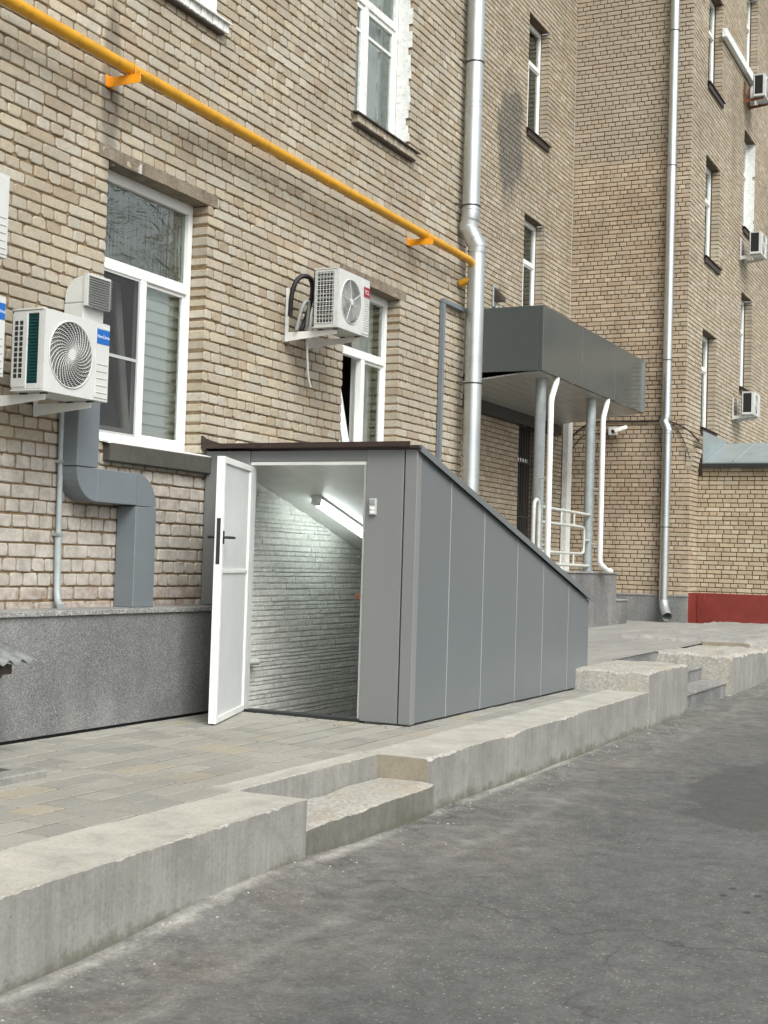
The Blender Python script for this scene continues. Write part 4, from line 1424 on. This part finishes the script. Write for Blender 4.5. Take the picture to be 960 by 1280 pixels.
def ac_unit(loc, w, h, d, label, kind, enamel='ac_white', text=None, badge='blue', wall_gap=0.26, flip=1, group=None, grill=True, bracket='white', lean=0):
    """origin: front lower left corner; front faces -Y"""
    root = thing('air_conditioner', label, 'air conditioner', loc, group)
    X, Y, Z = loc
    def T(x, y, z): return (X + x, Y + y, Z + z)
    E = M[enamel]
    rp = w * 0.25                       # right-hand service panel
    cx, cz, R = (w - rp) * 0.53, h * 0.5, min(h * 0.435, (w - rp) * 0.44)
    g = MB(T)
    t = .012
    g.box(-.006, w + .006, 0.012, d, h - t, h, E)
    g.box(0, w, 0.012, d, 0, t, E)
    g.box(0, w, d - t, d, t, h - t, M['dark'])
    g.box(w - t, w, 0.012, d - t, t, h - t, E)
    # left side: frame round the coil opening
    g.box(0, t, 0.012, .055, t, h - t, E)
    cs = d * .52 if kind == 'swirl' else d - .035
    g.box(0, t, cs, d - t, t, h - t, E)
    g.box(0, t, .055, cs, h - .035, h - t, E)
    g.box(0, t, .055, cs, t, .05, E)
    # dimpled front plate
    ring_plate(g, cx, cz, R, 0.0, w - rp, 0.0, h - .006, 0.0, E)
    g.box(w - rp, w, 0.0, .012, 0, h - .006, E)
    g.quad((0, 0, 0), (0, 0, h - .006), (0, .012, h - .006), (0, .012, 0), E)
    g.quad((0, 0, h - .006), (w, 0, h - .006), (w, .012, h - .006), (0, .012, h - .006), E)
    g.quad((0, 0, 0), (w, 0, 0), (w, .012, 0), (0, .012, 0), E)
    g.build('casing', root, 0.003)
    g = MB(T)
    g.box(w - rp + .012, w - .01, -.006, .0, .02, h - .03, E)
    for i in range(5 if kind == 'swirl' else 14):
        zz = h * (.10 + (.09 if kind == 'swirl' else .042) * i)
        g.box(w - rp + .028, w - .026, -.011, -.005, zz, zz + .008, E)
    g.build('service_panel', root, 0.003)
    # coil
    g = MB(T)
    g.box(.016, .05, .05, cs + .01, .03, h - .03, M['coil_teal'] if kind == 'swirl' else M['dark'])
    for i in range(22):
        zz = .05 + (h - .1) * i / 21
        g.box(.008, .017, .056, cs, zz, zz + .006, M['coil_teal'] if kind == 'swirl' else M['fan'] if kind == 'mesh' else M['dark'])
    g.build('coil', root)
    if kind == 'swirl':
        g = MB(T)
        g.box(-.004, .001, cs + .004, d - .01, .03, h - .03, E)
        for r in range(11):
            for c in range(2):
                yy = cs + .035 + c * .042
                zz = .09 + r * (h - .2) / 10
                g.box(-.0055, -.0035, yy, yy + .028, zz, zz + .028, M['dark'])
        g.build('side_grille', root)
    elif kind == 'mesh':
        g = MB(T)
        for i in range(13):
            zz = .045 + (h - .09) * i / 12
            g.tube([(-.004, .045, zz), (-.004, cs + .01, zz)], .003, E, 6)
        for i in range(6):
            yy = .06 + (cs - .07) * i / 5
            g.tube([(-.007, yy, .035), (-.007, yy, h - .035)], .0025, E, 6)
        g.build('side_grille', root)
    # fan
    g = MB(T)
    k = 40
    ring = [(cx + R * math.cos(2 * PI * i / k), .068, cz + R * math.sin(2 * PI * i / k)) for i in range(k)]
    g.add(ring, [tuple(range(k))], M['dark'])
    for b in range(3):
        a0 = b * 2 * PI / 3 + .4
        vv, ff = [], []
        for i in range(7):
            f = i / 6
            for q in range(5):
                rr = .05 + (R * .92 - .05) * q / 4
                a = a0 + f * (1.35 - .25 * q / 4) + .12 * q / 4
                vv.append((cx + rr * math.cos(a), .052 - .022 * f, cz + rr * math.sin(a)))
        for i in range(6):
            for q in range(4):
                ff.append((i * 5 + q, i * 5 + q + 1, (i + 1) * 5 + q + 1, (i + 1) * 5 + q))
        g.add(vv, ff, M['fan'] if kind != 'swirl' else M['dark'], True)
    g.build('fan', root, fix=False)
    g = MB(T)
    if kind == 'swirl':
        for i in range(30):
            a0 = 2 * PI * i / 30
            pts = []
            for q in range(9):
                f = q / 8
                a = a0 + 1.15 * f ** 0.9
                rr = .035 + (R - .035) * f
                pts.append((cx + rr * math.cos(a), -.004 - .006 * (1 - f), cz + rr * math.sin(a)))
            g.tube(pts, .0028, E, 5, False)
        for q in range(14):
            rr = .05 + (R - .06) * q / 13
            g.tube([(cx + rr * math.cos(2 * PI * i / 36), .001, cz + rr * math.sin(2 * PI * i / 36)) for i in range(37)], .0016, E, 4, False)
    else:
        for q in range(20):
            rr = .03 + (R - .035) * q / 19
            g.tube([(cx + rr * math.cos(2 * PI * i / 36), -.004, cz + rr * math.sin(2 * PI * i / 36)) for i in range(37)], .0014, E, 4, False)
        for i in range(5):
            a = 2 * PI * i / 5 + .5
            g.tube([(cx, -.008, cz), (cx + R * math.cos(a), -.004, cz + R * math.sin(a))], .004, E, 6, False)
    g.tube([(cx + (R - .002) * math.cos(2 * PI * i / 48), -.003, cz + (R - .002) * math.sin(2 * PI * i / 48)) for i in range(49)], .006, E, 6, False)
    gr = g.build('fan_grille', root, fix=False)
    g = MB(T)
    hr = .038 if kind == 'swirl' else .03
    g.add([(cx + hr * math.cos(2 * PI * i / 24), -.012, cz + hr * math.sin(2 * PI * i / 24)) for i in range(24)] + [(cx + hr * math.cos(2 * PI * i / 24), .0, cz + hr * math.sin(2 * PI * i / 24)) for i in range(24)],
          [tuple(range(24))] + [(i, 24 + i, 24 + (i + 1) % 24, (i + 1) % 24) for i in range(24)], E)
    g.build('hub', gr)
    if text:
        bx0, bx1 = w - rp + .022, w - .014
        bz1 = h - .05 if kind == 'swirl' else h - .085
        bz0 = bz1 - (.105 if kind == 'swirl' else .10)
        g = MB(T)
        g.box(bx0, bx1, -.0085, -.0055, bz0, bz1, M[badge])
        b = g.build('badge', root)
        sz = (bx1 - bx0) * (.235 if len(text) > 5 else .42)
        lettering(text, sz, lambda a, c, dd: T((bx0 + bx1) / 2 + a, -.0092, (bz0 + bz1) / 2 + c), 'lettering', b, M['letter'])
    # brackets
    for x in (w * .14, w * .84):
        g = MB(T)
        g.box(x - .018, x + .018, d + wall_gap - .008, d + wall_gap - .002, -.10, .42, M[bracket])
        g.box(x - .0185, x - .014, d + wall_gap - .04, d + wall_gap - .008, -.10, .42, M[bracket])
        g.prism([(.045, -.012), (d + wall_gap - .008, -.012), (d + wall_gap - .008, -.10), (.045, -.05)], lambda a, b, dd: (dd, a, b), x - .018, x - .013, M[bracket])
        g.box(x - .013, x + .02, .045, d + wall_gap - .008, -.016, -.011, M[bracket])
        g.build('bracket', root)
    g = MB(T)
    for x in (w * .14, w * .84):
        for y in (.05, d - .06):
            g.box(x - .02, x + .02, y, y + .04, -.012, .0, M['dark'])
    g.build('foot', root)
    return root

ac_unit((7.125, 6.05, 2.385), .70, .56, .285, 'white outdoor unit with swirl grille and blue badge beside the near window', 'swirl', text='NeoClima', wall_gap=.28)
ac_unit((5.985, 6.0, 2.41), .70, .52, .285, 'white outdoor unit cut by the left picture edge, beside the swirl grille one', 'swirl', text='NeoClima', wall_gap=.33)
ac_unit((5.975, 6.0, 3.17), .70, .545, .285, 'white outdoor unit highest at the left picture edge, with loose white cable', 'swirl', wall_gap=.33)
ac2 = ac_unit((11.17, 6.0, 3.50), .645, .565, .27, 'aged white outdoor unit with red badge hung over the half hidden window', 'mesh', 'ac_old', text='TCL', badge='red_label', wall_gap=.345)
# pipes behind that unit
o = thing('refrigerant_hose', 'black insulated hose looping behind the red badged air conditioner', 'hose', (11.2, 6.4, 3.6))
g = MB()
pts = [(11.14, 6.50, 3.62), (11.10, 6.47, 3.85), (11.14, 6.42, 4.00), (11.26, 6.36, 4.02), (11.36, 6.38, 3.92), (11.36, 6.42, 3.7), (11.30, 6.46, 3.52)]
def smooth(pts, it=2):
    for _ in range(it):
        q = [pts[0]]
        for a, b in zip(pts[:-1], pts[1:]):
            q.append(tuple(a[i] * .75 + b[i] * .25 for i in range(3)))
            q.append(tuple(a[i] * .25 + b[i] * .75 for i in range(3)))
        q.append(pts[-1])
        pts = q
    return pts
g.tube(smooth(pts), .023, M['black'], 10)
g.tube(smooth([(11.2, 6.46, 3.5), (11.2, 6.40, 3.75), (11.27, 6.36, 3.8), (11.3, 6.40, 3.55)]), .018, M['fan'], 8)
g.build('hose', o)
g = MB()
g.tube(smooth([(11.33, 6.40, 3.72), (11.33, 6.42, 3.5), (11.36, 6.42, 3.25), (11.40, 6.43, 3.08), (11.46, 6.43, 2.98)]), .011, M['ac_white'], 8)
g.build('drain_tube', o)
o = thing('loose_cable', 'short white cable end hanging below the highest left air conditioner', 'cable', (6.7, 6.2, 3.17))
g = MB()
g.tube(smooth([(6.63, 6.2, 3.19), (6.74, 6.24, 3.19), (6.86, 6.30, 3.15), (6.93, 6.36, 3.08)]), .010, M['white'], 8)
g.build('cable', o)
# far units on the wing
for (x, z, lab) in ((31.7, 4.98, 'small outdoor unit far off on the wing wall, lowest of the three'), (32.2, 8.83, 'small outdoor unit far off on the wing wall beside the white painted window'), (32.3, 12.62, 'small outdoor unit far off on the wing wall, highest, on rusty bracket')):
    ac_unit((x, 6.1, z), .75, .53, .28, lab, 'plain', 'ac_old', wall_gap=.23, bracket='rust' if z > 12 else 'ac_old', group='outdoor units on the far wing wall')

# ------------------------------------------------------------ pipes on the walls
# yellow gas pipe
o = thing('gas_pipe', 'long yellow gas pipe running along the near brick wall', 'gas pipe', (10, 6.42, 5.06))
g = MB()
g.tube([(2.0, 6.42, 5.085), (6, 6.42, 5.068), (10, 6.42, 5.062), (13, 6.42, 5.056), (15.30, 6.42, 5.055), (15.42, 6.42, 5.03), (15.46, 6.42, 4.94), (15.46, 6.45, 4.84), (15.46, 6.60, 4.80)], .046, M['yellow'], 18)
g.build('pipe', o)
g = MB()
g.tube([(11.62, 6.42, 5.059), (11.632, 6.42, 5.059)], .0495, M['orange'], 18)
g.build('weld', o)
for x in (5.0, 8.43, 13.98):
    g = MB()
    g.box(x - .028, x + .028, 6.30, 6.62, 5.0, 5.010, M['orange'])
    g.box(x - .028, x - .022, 6.30, 6.62, 4.935, 5.0, M['orange'])
    g.box(x - .05, x + .05, 6.605, 6.625, 4.94, 5.03, M['orange'])
    b = g.build('bracket', o, 0.002)
    g = MB()
    pts = [(x, 6.42 + .052 * math.cos(a), 5.06 + .052 * math.sin(a)) for a in [PI * i / 12 for i in range(13)]]
    pts = [(x, 6.472, 4.965)] + pts + [(x, 6.368, 4.965)]
    g.tube(pts, .006, M['yellow'], 6)
    g.build('clamp', b)

def downpipe(label, upper, lower, r, zs, elbow, bracket_dir, floor_kick, group):
    """galvanised downpipe: list of points, plus joint rings and wall clamps"""
    o = thing('downpipe', label, 'downpipe', (lower[0], lower[1], 0.5), group)
    (xu, yu, ztop), (xl, yl, zbot) = upper, lower
    ze1, ze0 = elbow
    joints = []
    def seg(a, b):
        g = MB()
        g.tube([a, b], r, M['galv'], 24, False)
        # rolled joint at the lower end
        for s in (0.03, 0.09):
            p = Vector(b) + (Vector(a) - Vector(b)).normalized() * s
            q = p + (Vector(a) - Vector(b)).normalized() * .012
            g.tube([p, q], r + .004, M['galv'], 24)
        g.build('pipe', o)
    n = max(2, int((ztop - ze1) / 1.25))
    for i in range(n):
        seg((xu, yu, ztop + (ze1 - ztop) * i / n), (xu, yu, ztop + (ze1 - ztop) * (i + 1) / n))
    # segmented elbow
    g = MB()
    pts = [(xu, yu, ze1 + .10), (xu, yu, ze1), (xu - .015 * bracket_dir[0], yu + .035, ze1 - (ze1 - ze0) * .25), (xu + (xl - xu) * .45, yu + (yl - yu) * .4, ze1 - (ze1 - ze0) * .55), (xl, yl - .01, ze0 + (ze1 - ze0) * .2), (xl, yl, ze0)]
    g.tube(pts, r * 1.06, M['galv'], 20, False)
    for p, q in zip(pts[:-1], pts[1:]):
        P, Q = Vector(p), Vector(q)
        d = (Q - P).normalized()
        g.tube([P - d * .006, P + d * .006], r * 1.13, M['galv'], 20)
    g.build('elbow', o)
    n = max(2, int((ze0 - zbot) / 1.3))
    for i in range(n):
        seg((xl, yl, ze0 + (zbot - ze0) * i / n), (xl, yl, ze0 + (zbot - ze0) * (i + 1) / n))
    if floor_kick:
        g = MB()
        k = floor_kick
        g.tube([(xl, yl, zbot + .02), (xl + k[0] * .1, yl + k[1] * .1, zbot - .09), (xl + k[0] * .55, yl + k[1] * .55, zbot - .22), (xl + k[0], yl + k[1], zbot - .30)], r * 1.03, M['galv_dull'], 20, False)
        g.build('outlet', o)
    for (z, up) in zs:
        x, y = (xu, yu) if up else (xl, yl)
        g = MB()
        pts = [(x + (r + .006) * math.cos(2 * PI * i / 20), y + (r + .006) * math.sin(2 * PI * i / 20), z) for i in range(21)]
        g.tube(pts, .008, M['iron'], 6, False)
        e = (x + bracket_dir[0] * .02, y + bracket_dir[1] * (r + .04), z)
        g.tube([(x + bracket_dir[0] * r, y + bracket_dir[1] * r, z), (x + bracket_dir[0] * (r + .16), y + bracket_dir[1] * (r + .16), z)], .008, M['iron'], 6)
        g.build('clamp', o)
    return o
downpipe('shiny galvanised downpipe at the corner of the near wall above the shed', (15.42, 6.46, 11.0), (15.50, 6.40, 1.0), .108, ((7.55, 1), (5.75, 1), (3.55, 0), (8.9, 1)), (5.60, 5.18), (-.75, .5), None, 'galvanised downpipes')
downpipe('tall galvanised downpipe on the tan wing wall with outlet above the pavement', (27.22, 6.98, 15.4), (27.20, 6.95, 0.70), .092, ((5.6, 1), (2.2, 0), (9.6, 1), (12.4, 1)), (4.42, 4.10), (.9, 0), (-.28, -.16), 'galvanised downpipes')

# grey ventilation duct with white elbow
o = thing('vent_duct', 'angular grey ventilation duct beside the near window with white louvred outlet', 'duct', (8.3, 6.5, 1.5))
def duct_poly(pts, y0, y1, m, name, bev=.004):
    g = MB()
    g.prism(pts, lambda a, b, d: (a, d, b), y0, y1, m)
    return g.build(name, o, bev)
def arc(cx, cz, r, a0, a1, n=8):
    return [(cx + r * math.cos(a0 + (a1 - a0) * i / n), cz + r * math.sin(a0 + (a1 - a0) * i / n)) for i in range(n + 1)]
L0, L1 = 7.985, 8.235
R0, R1 = 8.735, 8.99
y0, y1 = 6.43, 6.61
duct_poly([(L0, 1.95), (L1, 1.95), (L1, 3.0), (L0, 3.0)], y0, y1, M['duct'], 'riser')
duct_poly([(L0, 1.944)] + arc(L1, 1.944, .25, PI, 1.5 * PI, 8) + [(L1, 1.944)], y0, y1, M['duct'], 'bend')
duct_poly([(L1 + .003, 1.694), (R0 - .002, 1.694), (R0 - .002, 1.944), (L1 + .003, 1.944)], y0 + .001, y1, M['duct'], 'cross_run')
duct_poly([(R0, 1.692)] + [(R0, 1.944)] + arc(R0, 1.690, .255, .5 * PI, 0, 8), y0, y1, M['duct'], 'bend')
duct_poly([(R0 - .012, 0.893), (R1 + .006, 0.893), (R1 + .006, 1.686), (R0 - .012, 1.686)], y0 - .004, y1, M['duct'], 'riser')
duct_poly([(L0 + .004, 3.003), (L1 - .004, 3.003), (L1 - .004, 3.16), (L0 + .004, 3.16)], y0, y1, M['ac_white'], 'white_riser')
g = MB()
g.prism([(y0 - .002, 3.163), (y1 - .002, 3.163), (y1 - .002, 3.21)] + arc(y1 - .152, 3.21, .15, 0, .5 * PI, 8)[1:] + [(y0 - .002, 3.36)], lambda a, b, d: (d, a, b), L0 + .004, L1 - .004, M['ac_white'])
g.build('white_elbow', o, 0.008, seg=2)
g = MB()
g.box(L0 - .012, L1 + .012, y0 - .045, y0 - .012, 3.135, 3.378, M['ac_white'])
for i in range(12):
    z = 3.147 + i * .0185
    g.hexa([(L0, y0 - .068, z), (L1, y0 - .068, z), (L1, y0 - .046, z + .006), (L0, y0 - .046, z + .006), (L0, y0 - .068, z + .004), (L1, y0 - .068, z + .004), (L1, y0 - .046, z + .012), (L0, y0 - .046, z + .012)], M['fan'])
g.build('louvre', o)

# thin conduit under the near air conditioner
o = thing('conduit', 'thin grey plastic conduit running down from the swirl grille air conditioner', 'conduit', (8.0, 6.58, .9))
g = MB()
g.tube([(7.985, 6.585, 2.36), (7.995, 6.585, 1.40)], .021, M['post'], 12)
g.tube([(7.995, 6.585, 1.42), (8.005, 6.585, 1.02), (7.99, 6.56, .94), (7.95, 6.50, .905)], .026, M['post'], 12)
g.build('pipe', o)
for z in (1.98, 1.44):
    g = MB()
    g.box(7.96, 8.03, 6.556, 6.618, z - .012, z + .012, M['galv_dull'])
    g.build('clip', o)
# square grey tube bent against the wall by the downpipe
o = thing('bent_tube', 'square grey steel tube bent against the wall left of the near downpipe', 'tube', (14.93, 6.57, 2))
g = MB()
g.box(14.90, 14.955, 6.555, 6.61, 1.0, 4.455, M['duct'])
g.box(14.90, 15.62, 6.553, 6.608, 4.457, 4.51, M['duct'])
g.build('tube', o, 0.003)

# ------------------------------------------------------------ porch, canopy and railings in the recess
po = thing('porch', 'grey granite faced porch with steps under the dark canopy', 'porch', (22, 8, .25))
g = MB()
g.box(19.6, 25.05, 7.30, 9.10, 0.05, 1.225, M['granite_porch'])
g.build('base', po, 0.004)
g = MB()
g.box(19.58, 25.09, 7.27, 9.10, 1.227, 1.258, M['granite_light'])
g.build('floor_slab', po, 0.004)
g = MB()
g.box(25.052, 25.80, 7.30, 8.9, 0.05, 0.715, M['granite_porch'])
g.build('step', po, 0.004)
g = MB()
g.box(25.052, 25.83, 7.275, 8.9, 0.717, 0.745, M['granite_light'])
g.build('tread', po, 0.004)
g = MB()
g.box(25.832, 26.15, 7.5, 8.9, 0.05, 0.45, M['granite_porch'])
g.build('step', po, 0.004)

ca = thing('entrance_canopy', 'dark grey panelled entrance canopy on steel posts in the recess', 'canopy', (22, 8, 4.4))
CX0, CX1, CY0, CZ0, CZ1 = 20.27, 26.38, 7.20, 4.42, 5.46
xs = [CX0 + .10, 22.32, 24.30, CX1]
for i in range(3):
    g = MB()
    g.box(xs[i] + .005, xs[i + 1] - .005, CY0, CY0 + .04, CZ0, CZ1, M['panel_dark'])
    g.build('fascia_panel', ca, 0.005)
g = MB()
g.box(CX0, CX0 + .105, CY0 - .003, CY0 + .06, CZ0, CZ1, M['panel_dark'])
g.build('corner_panel', ca, 0.005)
g = MB()
g.box(CX0 + .002, CX0 + .04, CY0 + .065, 9.11, CZ0, CZ1 + .0, M['panel_dark'])
g.build('fascia_panel', ca, 0.005)
g = MB()
g.box(CX1 - .04, CX1 - .006, CY0 + .045, 9.11, CZ0, CZ1, M['panel_dark'])
g.build('fascia_panel', ca, 0.005)
g = MB()
g.box(CX0 + .05, CX1 - .05, CY0 + .06, 9.11, CZ1 - .08, CZ1 - .03, M['roof_metal'])
g.build('roof_sheet', ca)
g = MB()
n = 9
for i in range(n):
    a = CY0 + .05 + (9.0 - CY0 - .05) * i / n
    b = CY0 + .05 + (9.0 - CY0 - .05) * (i + 1) / n
    za = 4.428 - .19 * i / n
    zb = 4.428 - .19 * (i + 1) / n
    g.hexa([(CX0 + .045, a + .004, za - .01), (CX1 - .045, a + .004, za - .01), (CX1 - .045, b - .004, zb - .01), (CX0 + .045, b - .004, zb - .01), (CX0 + .045, a + .004, za + .01), (CX1 - .045, a + .004, za + .01), (CX1 - .045, b - .004, zb + .01), (CX0 + .045, b - .004, zb + .01)], M['soffit'])
g.build('soffit', ca)
g = MB()
g.box(CX0 + .05, CX1 + .2, 8.98, 9.10, 4.02, 4.23, M['iron'])
g.build('beam', ca)
for x in (21.00, 23.74):
    g = MB()
    g.tube([(x, 7.47, 1.26), (x, 7.47, 4.40)], .088, M['post'], 20)
    g.box(x - .13, x + .13, 7.34, 7.60, 1.259, 1.275, M['post'])
    g.build('post', ca)
for (x0, x1) in ((21.12, 20.76), (23.98, 23.62)):
    last = x0 > 23
    lab = 'thin white canopy drainpipe beside the post, %s' % ('right hand one with kicked out foot' if last else 'left hand one rising behind the shed roof')
    o = thing('drainpipe', lab, 'drainpipe', (x1, 7.22, 1.26), 'white drainpipes of the canopy')
    g = MB()
    pts = [(x0 + .02, 7.25, 4.42), (x0, 7.245, 4.36), (x1 + .04, 7.21, 4.05), (x1, 7.205, 3.96), (x1, 7.205, 1.46)]
    pts += [(x1 + .02, 7.195, 1.40), (x1 + .33, 7.16, 1.285), (x1 + .52, 7.15, 1.28)]
    g.tube(pts, .048, M['white'], 14)
    g.build('pipe', o)
    for z in (1.75, 2.75):
        g = MB()
        g.tube([(x1 - .01, 7.22, z), (x1 + .12 , 7.40, z)], .018, M['white'], 8)
        g.build('clip', o)
# railing between the posts
o = thing('porch_railing', 'pale tubular railing with rounded loops along the porch edge', 'railing', (22.3, 7.40, 1.26))
r = .026
g = MB()
g.tube([(20.98, 7.42, 2.30), (23.65, 7.42, 2.28)], r, M['rail'], 10)
g.tube([(20.98, 7.42, 1.37), (23.65, 7.42, 1.36)], r, M['rail'], 10)
g.build('rail', o)
g = MB()
g.tube(smooth([(21.0, 7.42, 2.05), (23.0, 7.42, 2.05), (23.30, 7.42, 2.04), (23.34, 7.42, 1.98), (23.34, 7.42, 1.65), (23.30, 7.42, 1.58), (23.0, 7.42, 1.57), (21.0, 7.42, 1.57)], 2), r * .9, M['rail'], 10)
g.tube([(23.34, 7.42, 1.82), (23.64, 7.42, 1.82)], r * .8, M['rail'], 8)
g.build('loop', o)
for x in (21.35, 22.05, 22.75):
    g = MB()
    g.tube([(x, 7.42, 2.05), (x, 7.42, 2.30)], r * .8, M['rail'], 8)
    g.tube([(x, 7.42, 1.36), (x, 7.42, 1.57)], r * .8, M['rail'], 8)
    g.build('spindle', o)
g = MB()
g.tube(smooth([(20.50, 7.36, 1.30), (20.50, 7.36, 2.25), (20.54, 7.36, 2.36), (20.62, 7.36, 2.40), (20.72, 7.36, 2.36), (20.76, 7.36, 2.25), (20.76, 7.36, 1.30)], 2), .032, M['rail'], 10)
g.build('end_hoop', o)
# bench on the porch, seen through the railing
o = thing('porch_bench', 'small pale slatted bench on the porch behind the railing', 'bench', (22.6, 8.2, 1.26))
g = MB()
for k in range(4):
    g.box(21.9, 23.1, 8.0 + k * .10, 8.085 + k * .10, 1.69, 1.72, M['rail'])
g.build('seat', o, 0.004)
for x in (22.0, 22.95):
    g = MB()
    g.tube(smooth([(x, 8.02, 1.69), (x, 8.0, 1.5), (x, 8.1, 1.27), (x, 8.3, 1.27), (x, 8.38, 1.5), (x, 8.36, 1.69)], 1), .02, M['rail'], 8)
    g.build('leg', o)
# boxed white riser in the inner corner
g = MB()
g.box(27.02, 27.30, 8.98, 9.10, 0.3, 4.7, M['white_old'])
tag(g.build('pipe_casing', None, 0.004), 'tall white boxed pipe casing in the inner corner behind the railing', 'pipe casing')
# camera and cables on the tan wall
o = thing('security_camera', 'small white security camera with junction box on the tan wall', 'camera', (27.3, 8.0, 4.15))
g = MB(); g.box(27.26, 27.34, 8.02, 8.20, 4.09, 4.26, M['white']); g.build('junction_box', o, 0.006)
g = MB(); g.tube([(27.26, 8.06, 4.18), (27.18, 8.02, 4.19), (27.12, 7.98, 4.19)], .018, M['white'], 8); g.build('arm', o)
g = MB(); g.bar((27.22, 7.80, 4.25), (27.0, 8.02, 4.14), .10, .085, M['white']); g.build('body', o, 0.02)
g = MB(); g.bar((27.005, 8.015, 4.142), (26.985, 8.035, 4.132), .085, .07, M['black']); g.build('lens', o, 0.01)
o = thing('wall_cable', 'black cable sagging across the tan wall behind the downpipe', 'cable', (27.3, 8, 4.35))
g = MB()
g.tube(smooth([(27.32, 9.05, 4.05), (27.32, 8.75, 4.30), (27.32, 8.5, 4.385), (27.32, 8.0, 4.39), (27.32, 7.6, 4.36), (27.32, 7.1, 4.38), (27.32, 6.9, 4.36), (27.31, 6.56, 4.2), (27.9, 6.46, 4.0)]), .016, M['black'], 6)
g.tube(smooth([(27.32, 9.0, 3.8), (27.32, 8.85, 4.02), (27.32, 8.7, 4.13), (27.32, 8.2, 4.14)]), .010, M['black'], 6)
g.tube(smooth([(27.32, 6.95, 4.32), (27.32, 6.8, 4.25), (27.32, 6.62, 3.95), (27.3, 6.5, 3.6)]), .010, M['black'], 6)
g.build('cable', o)
# little hood vent above the canopy
o = thing('hood_vent', 'small dark metal hood vent on the recessed wall just above the canopy', 'vent', (22.95, 9.0, 6.1))
g = MB()
g.box(22.86, 23.06, 9.08, 9.115, 6.02, 6.42, M['galv_dull'])
g.prism([(9.08, 6.38), (8.92, 6.20), (8.92, 6.12), (9.08, 6.12)], lambda a, b, d: (d, a, b), 22.87, 23.05, M['sill_dark'])
g.build('hood', o, 0.005)
g = MB(); g.tube([(22.96, 9.06, 6.05), (22.96, 9.06, 5.5)], .03, M['galv_dull'], 10); g.build('pipe', o)
# sloping white trunking on the far wing
o = thing('cable_trunking', 'slanting white trunking across the far wing wall up to the highest outdoor unit', 'trunking', (31.5, 6.55, 13.3))
g = MB()
g.box(29.9, 33.3, 6.50, 6.61, 13.20, 13.40, M['white_old'])
g.box(33.1, 33.3, 6.50, 6.61, 12.7, 13.20, M['white_old'])
tr = g.build('trunking', o, 0.01)
# ------------------------------------------------------------ corrugated pit cover at the left edge
o = thing('pit_cover', 'corrugated metal hood over a basement pit against the granite, at the left edge', 'hood', (6.0, 5.9, 0))
g = MB()
n = 90
vv = []
for i in range(n + 1):
    x = 4.6 + (6.70 - 4.6) * i / n
    w = .018 * math.sin(2 * PI * (x - 4.6) / .115)
    for y in (5.66, 5.80, 6.05, 6.29):
        vv.append((x, y, .625 + (y - 5.66) * .33 + w))
ff = [(i * 4 + k, (i + 1) * 4 + k, (i + 1) * 4 + k + 1, i * 4 + k + 1) for i in range(n) for k in range(3)]
M['old_sheet'] = simple('weathered corrugated sheet', (0.20, 0.215, 0.21), 0.6, 0.3, 0.25, 6, 0, 1, (0.11, 0.095, 0.08))
g.add(vv, ff, M['old_sheet'], True)
sh = g.build('sheet', o, fix=False)
md = sh.modifiers.new('solid', 'SOLIDIFY'); md.thickness = .004
g = MB()
g.box(4.65, 6.58, 5.74, 5.79, .545, .605, M['sill_dark'])
g.box(4.65, 6.50, 5.95, 6.0, .60, .69, M['sill_dark'])
g.bar((6.45, 5.72, .555), (6.45, 6.29, .70), .05, .06, M['sill_dark'])
g.bar((5.2, 5.72, .555), (5.2, 6.29, .70), .05, .06, M['sill_dark'])
g.build('frame', o)
for x in (4.8, 5.75):
    g = MB(); g.box(x, x + .05, 5.74, 5.79, .05, .545, M['sill_dark']); g.build('post', o)
g = MB()
g.box(4.4, 6.30, 5.20, 5.36, -.02, .045, M['concrete'])
g.box(4.4, 6.30, 5.36, 6.28, -.02, .02, M['concrete_dark'])
g.build('pit_kerb', o, 0.01)

# ------------------------------------------------------------ unseen block, added to be mirrored in the glass and panels
ob = thing('reflection_block', 'unseen pale block with rows of windows, added at the street end to be mirrored in the glass', 'building', (70, -8, 0))
g = MB()
g.box(66, 80, -26, 9, -.6, 15.5, M['brick_D'])
g.build('wall', ob)
for z in (2.0, 5.6, 9.2, 12.6):
    for i in range(9):
        g = MB()
        g.box(65.94, 65.99, -24 + i * 3.6, -22.3 + i * 3.6, z, z + 2.0, M['iron'])
        g.build('window', ob)
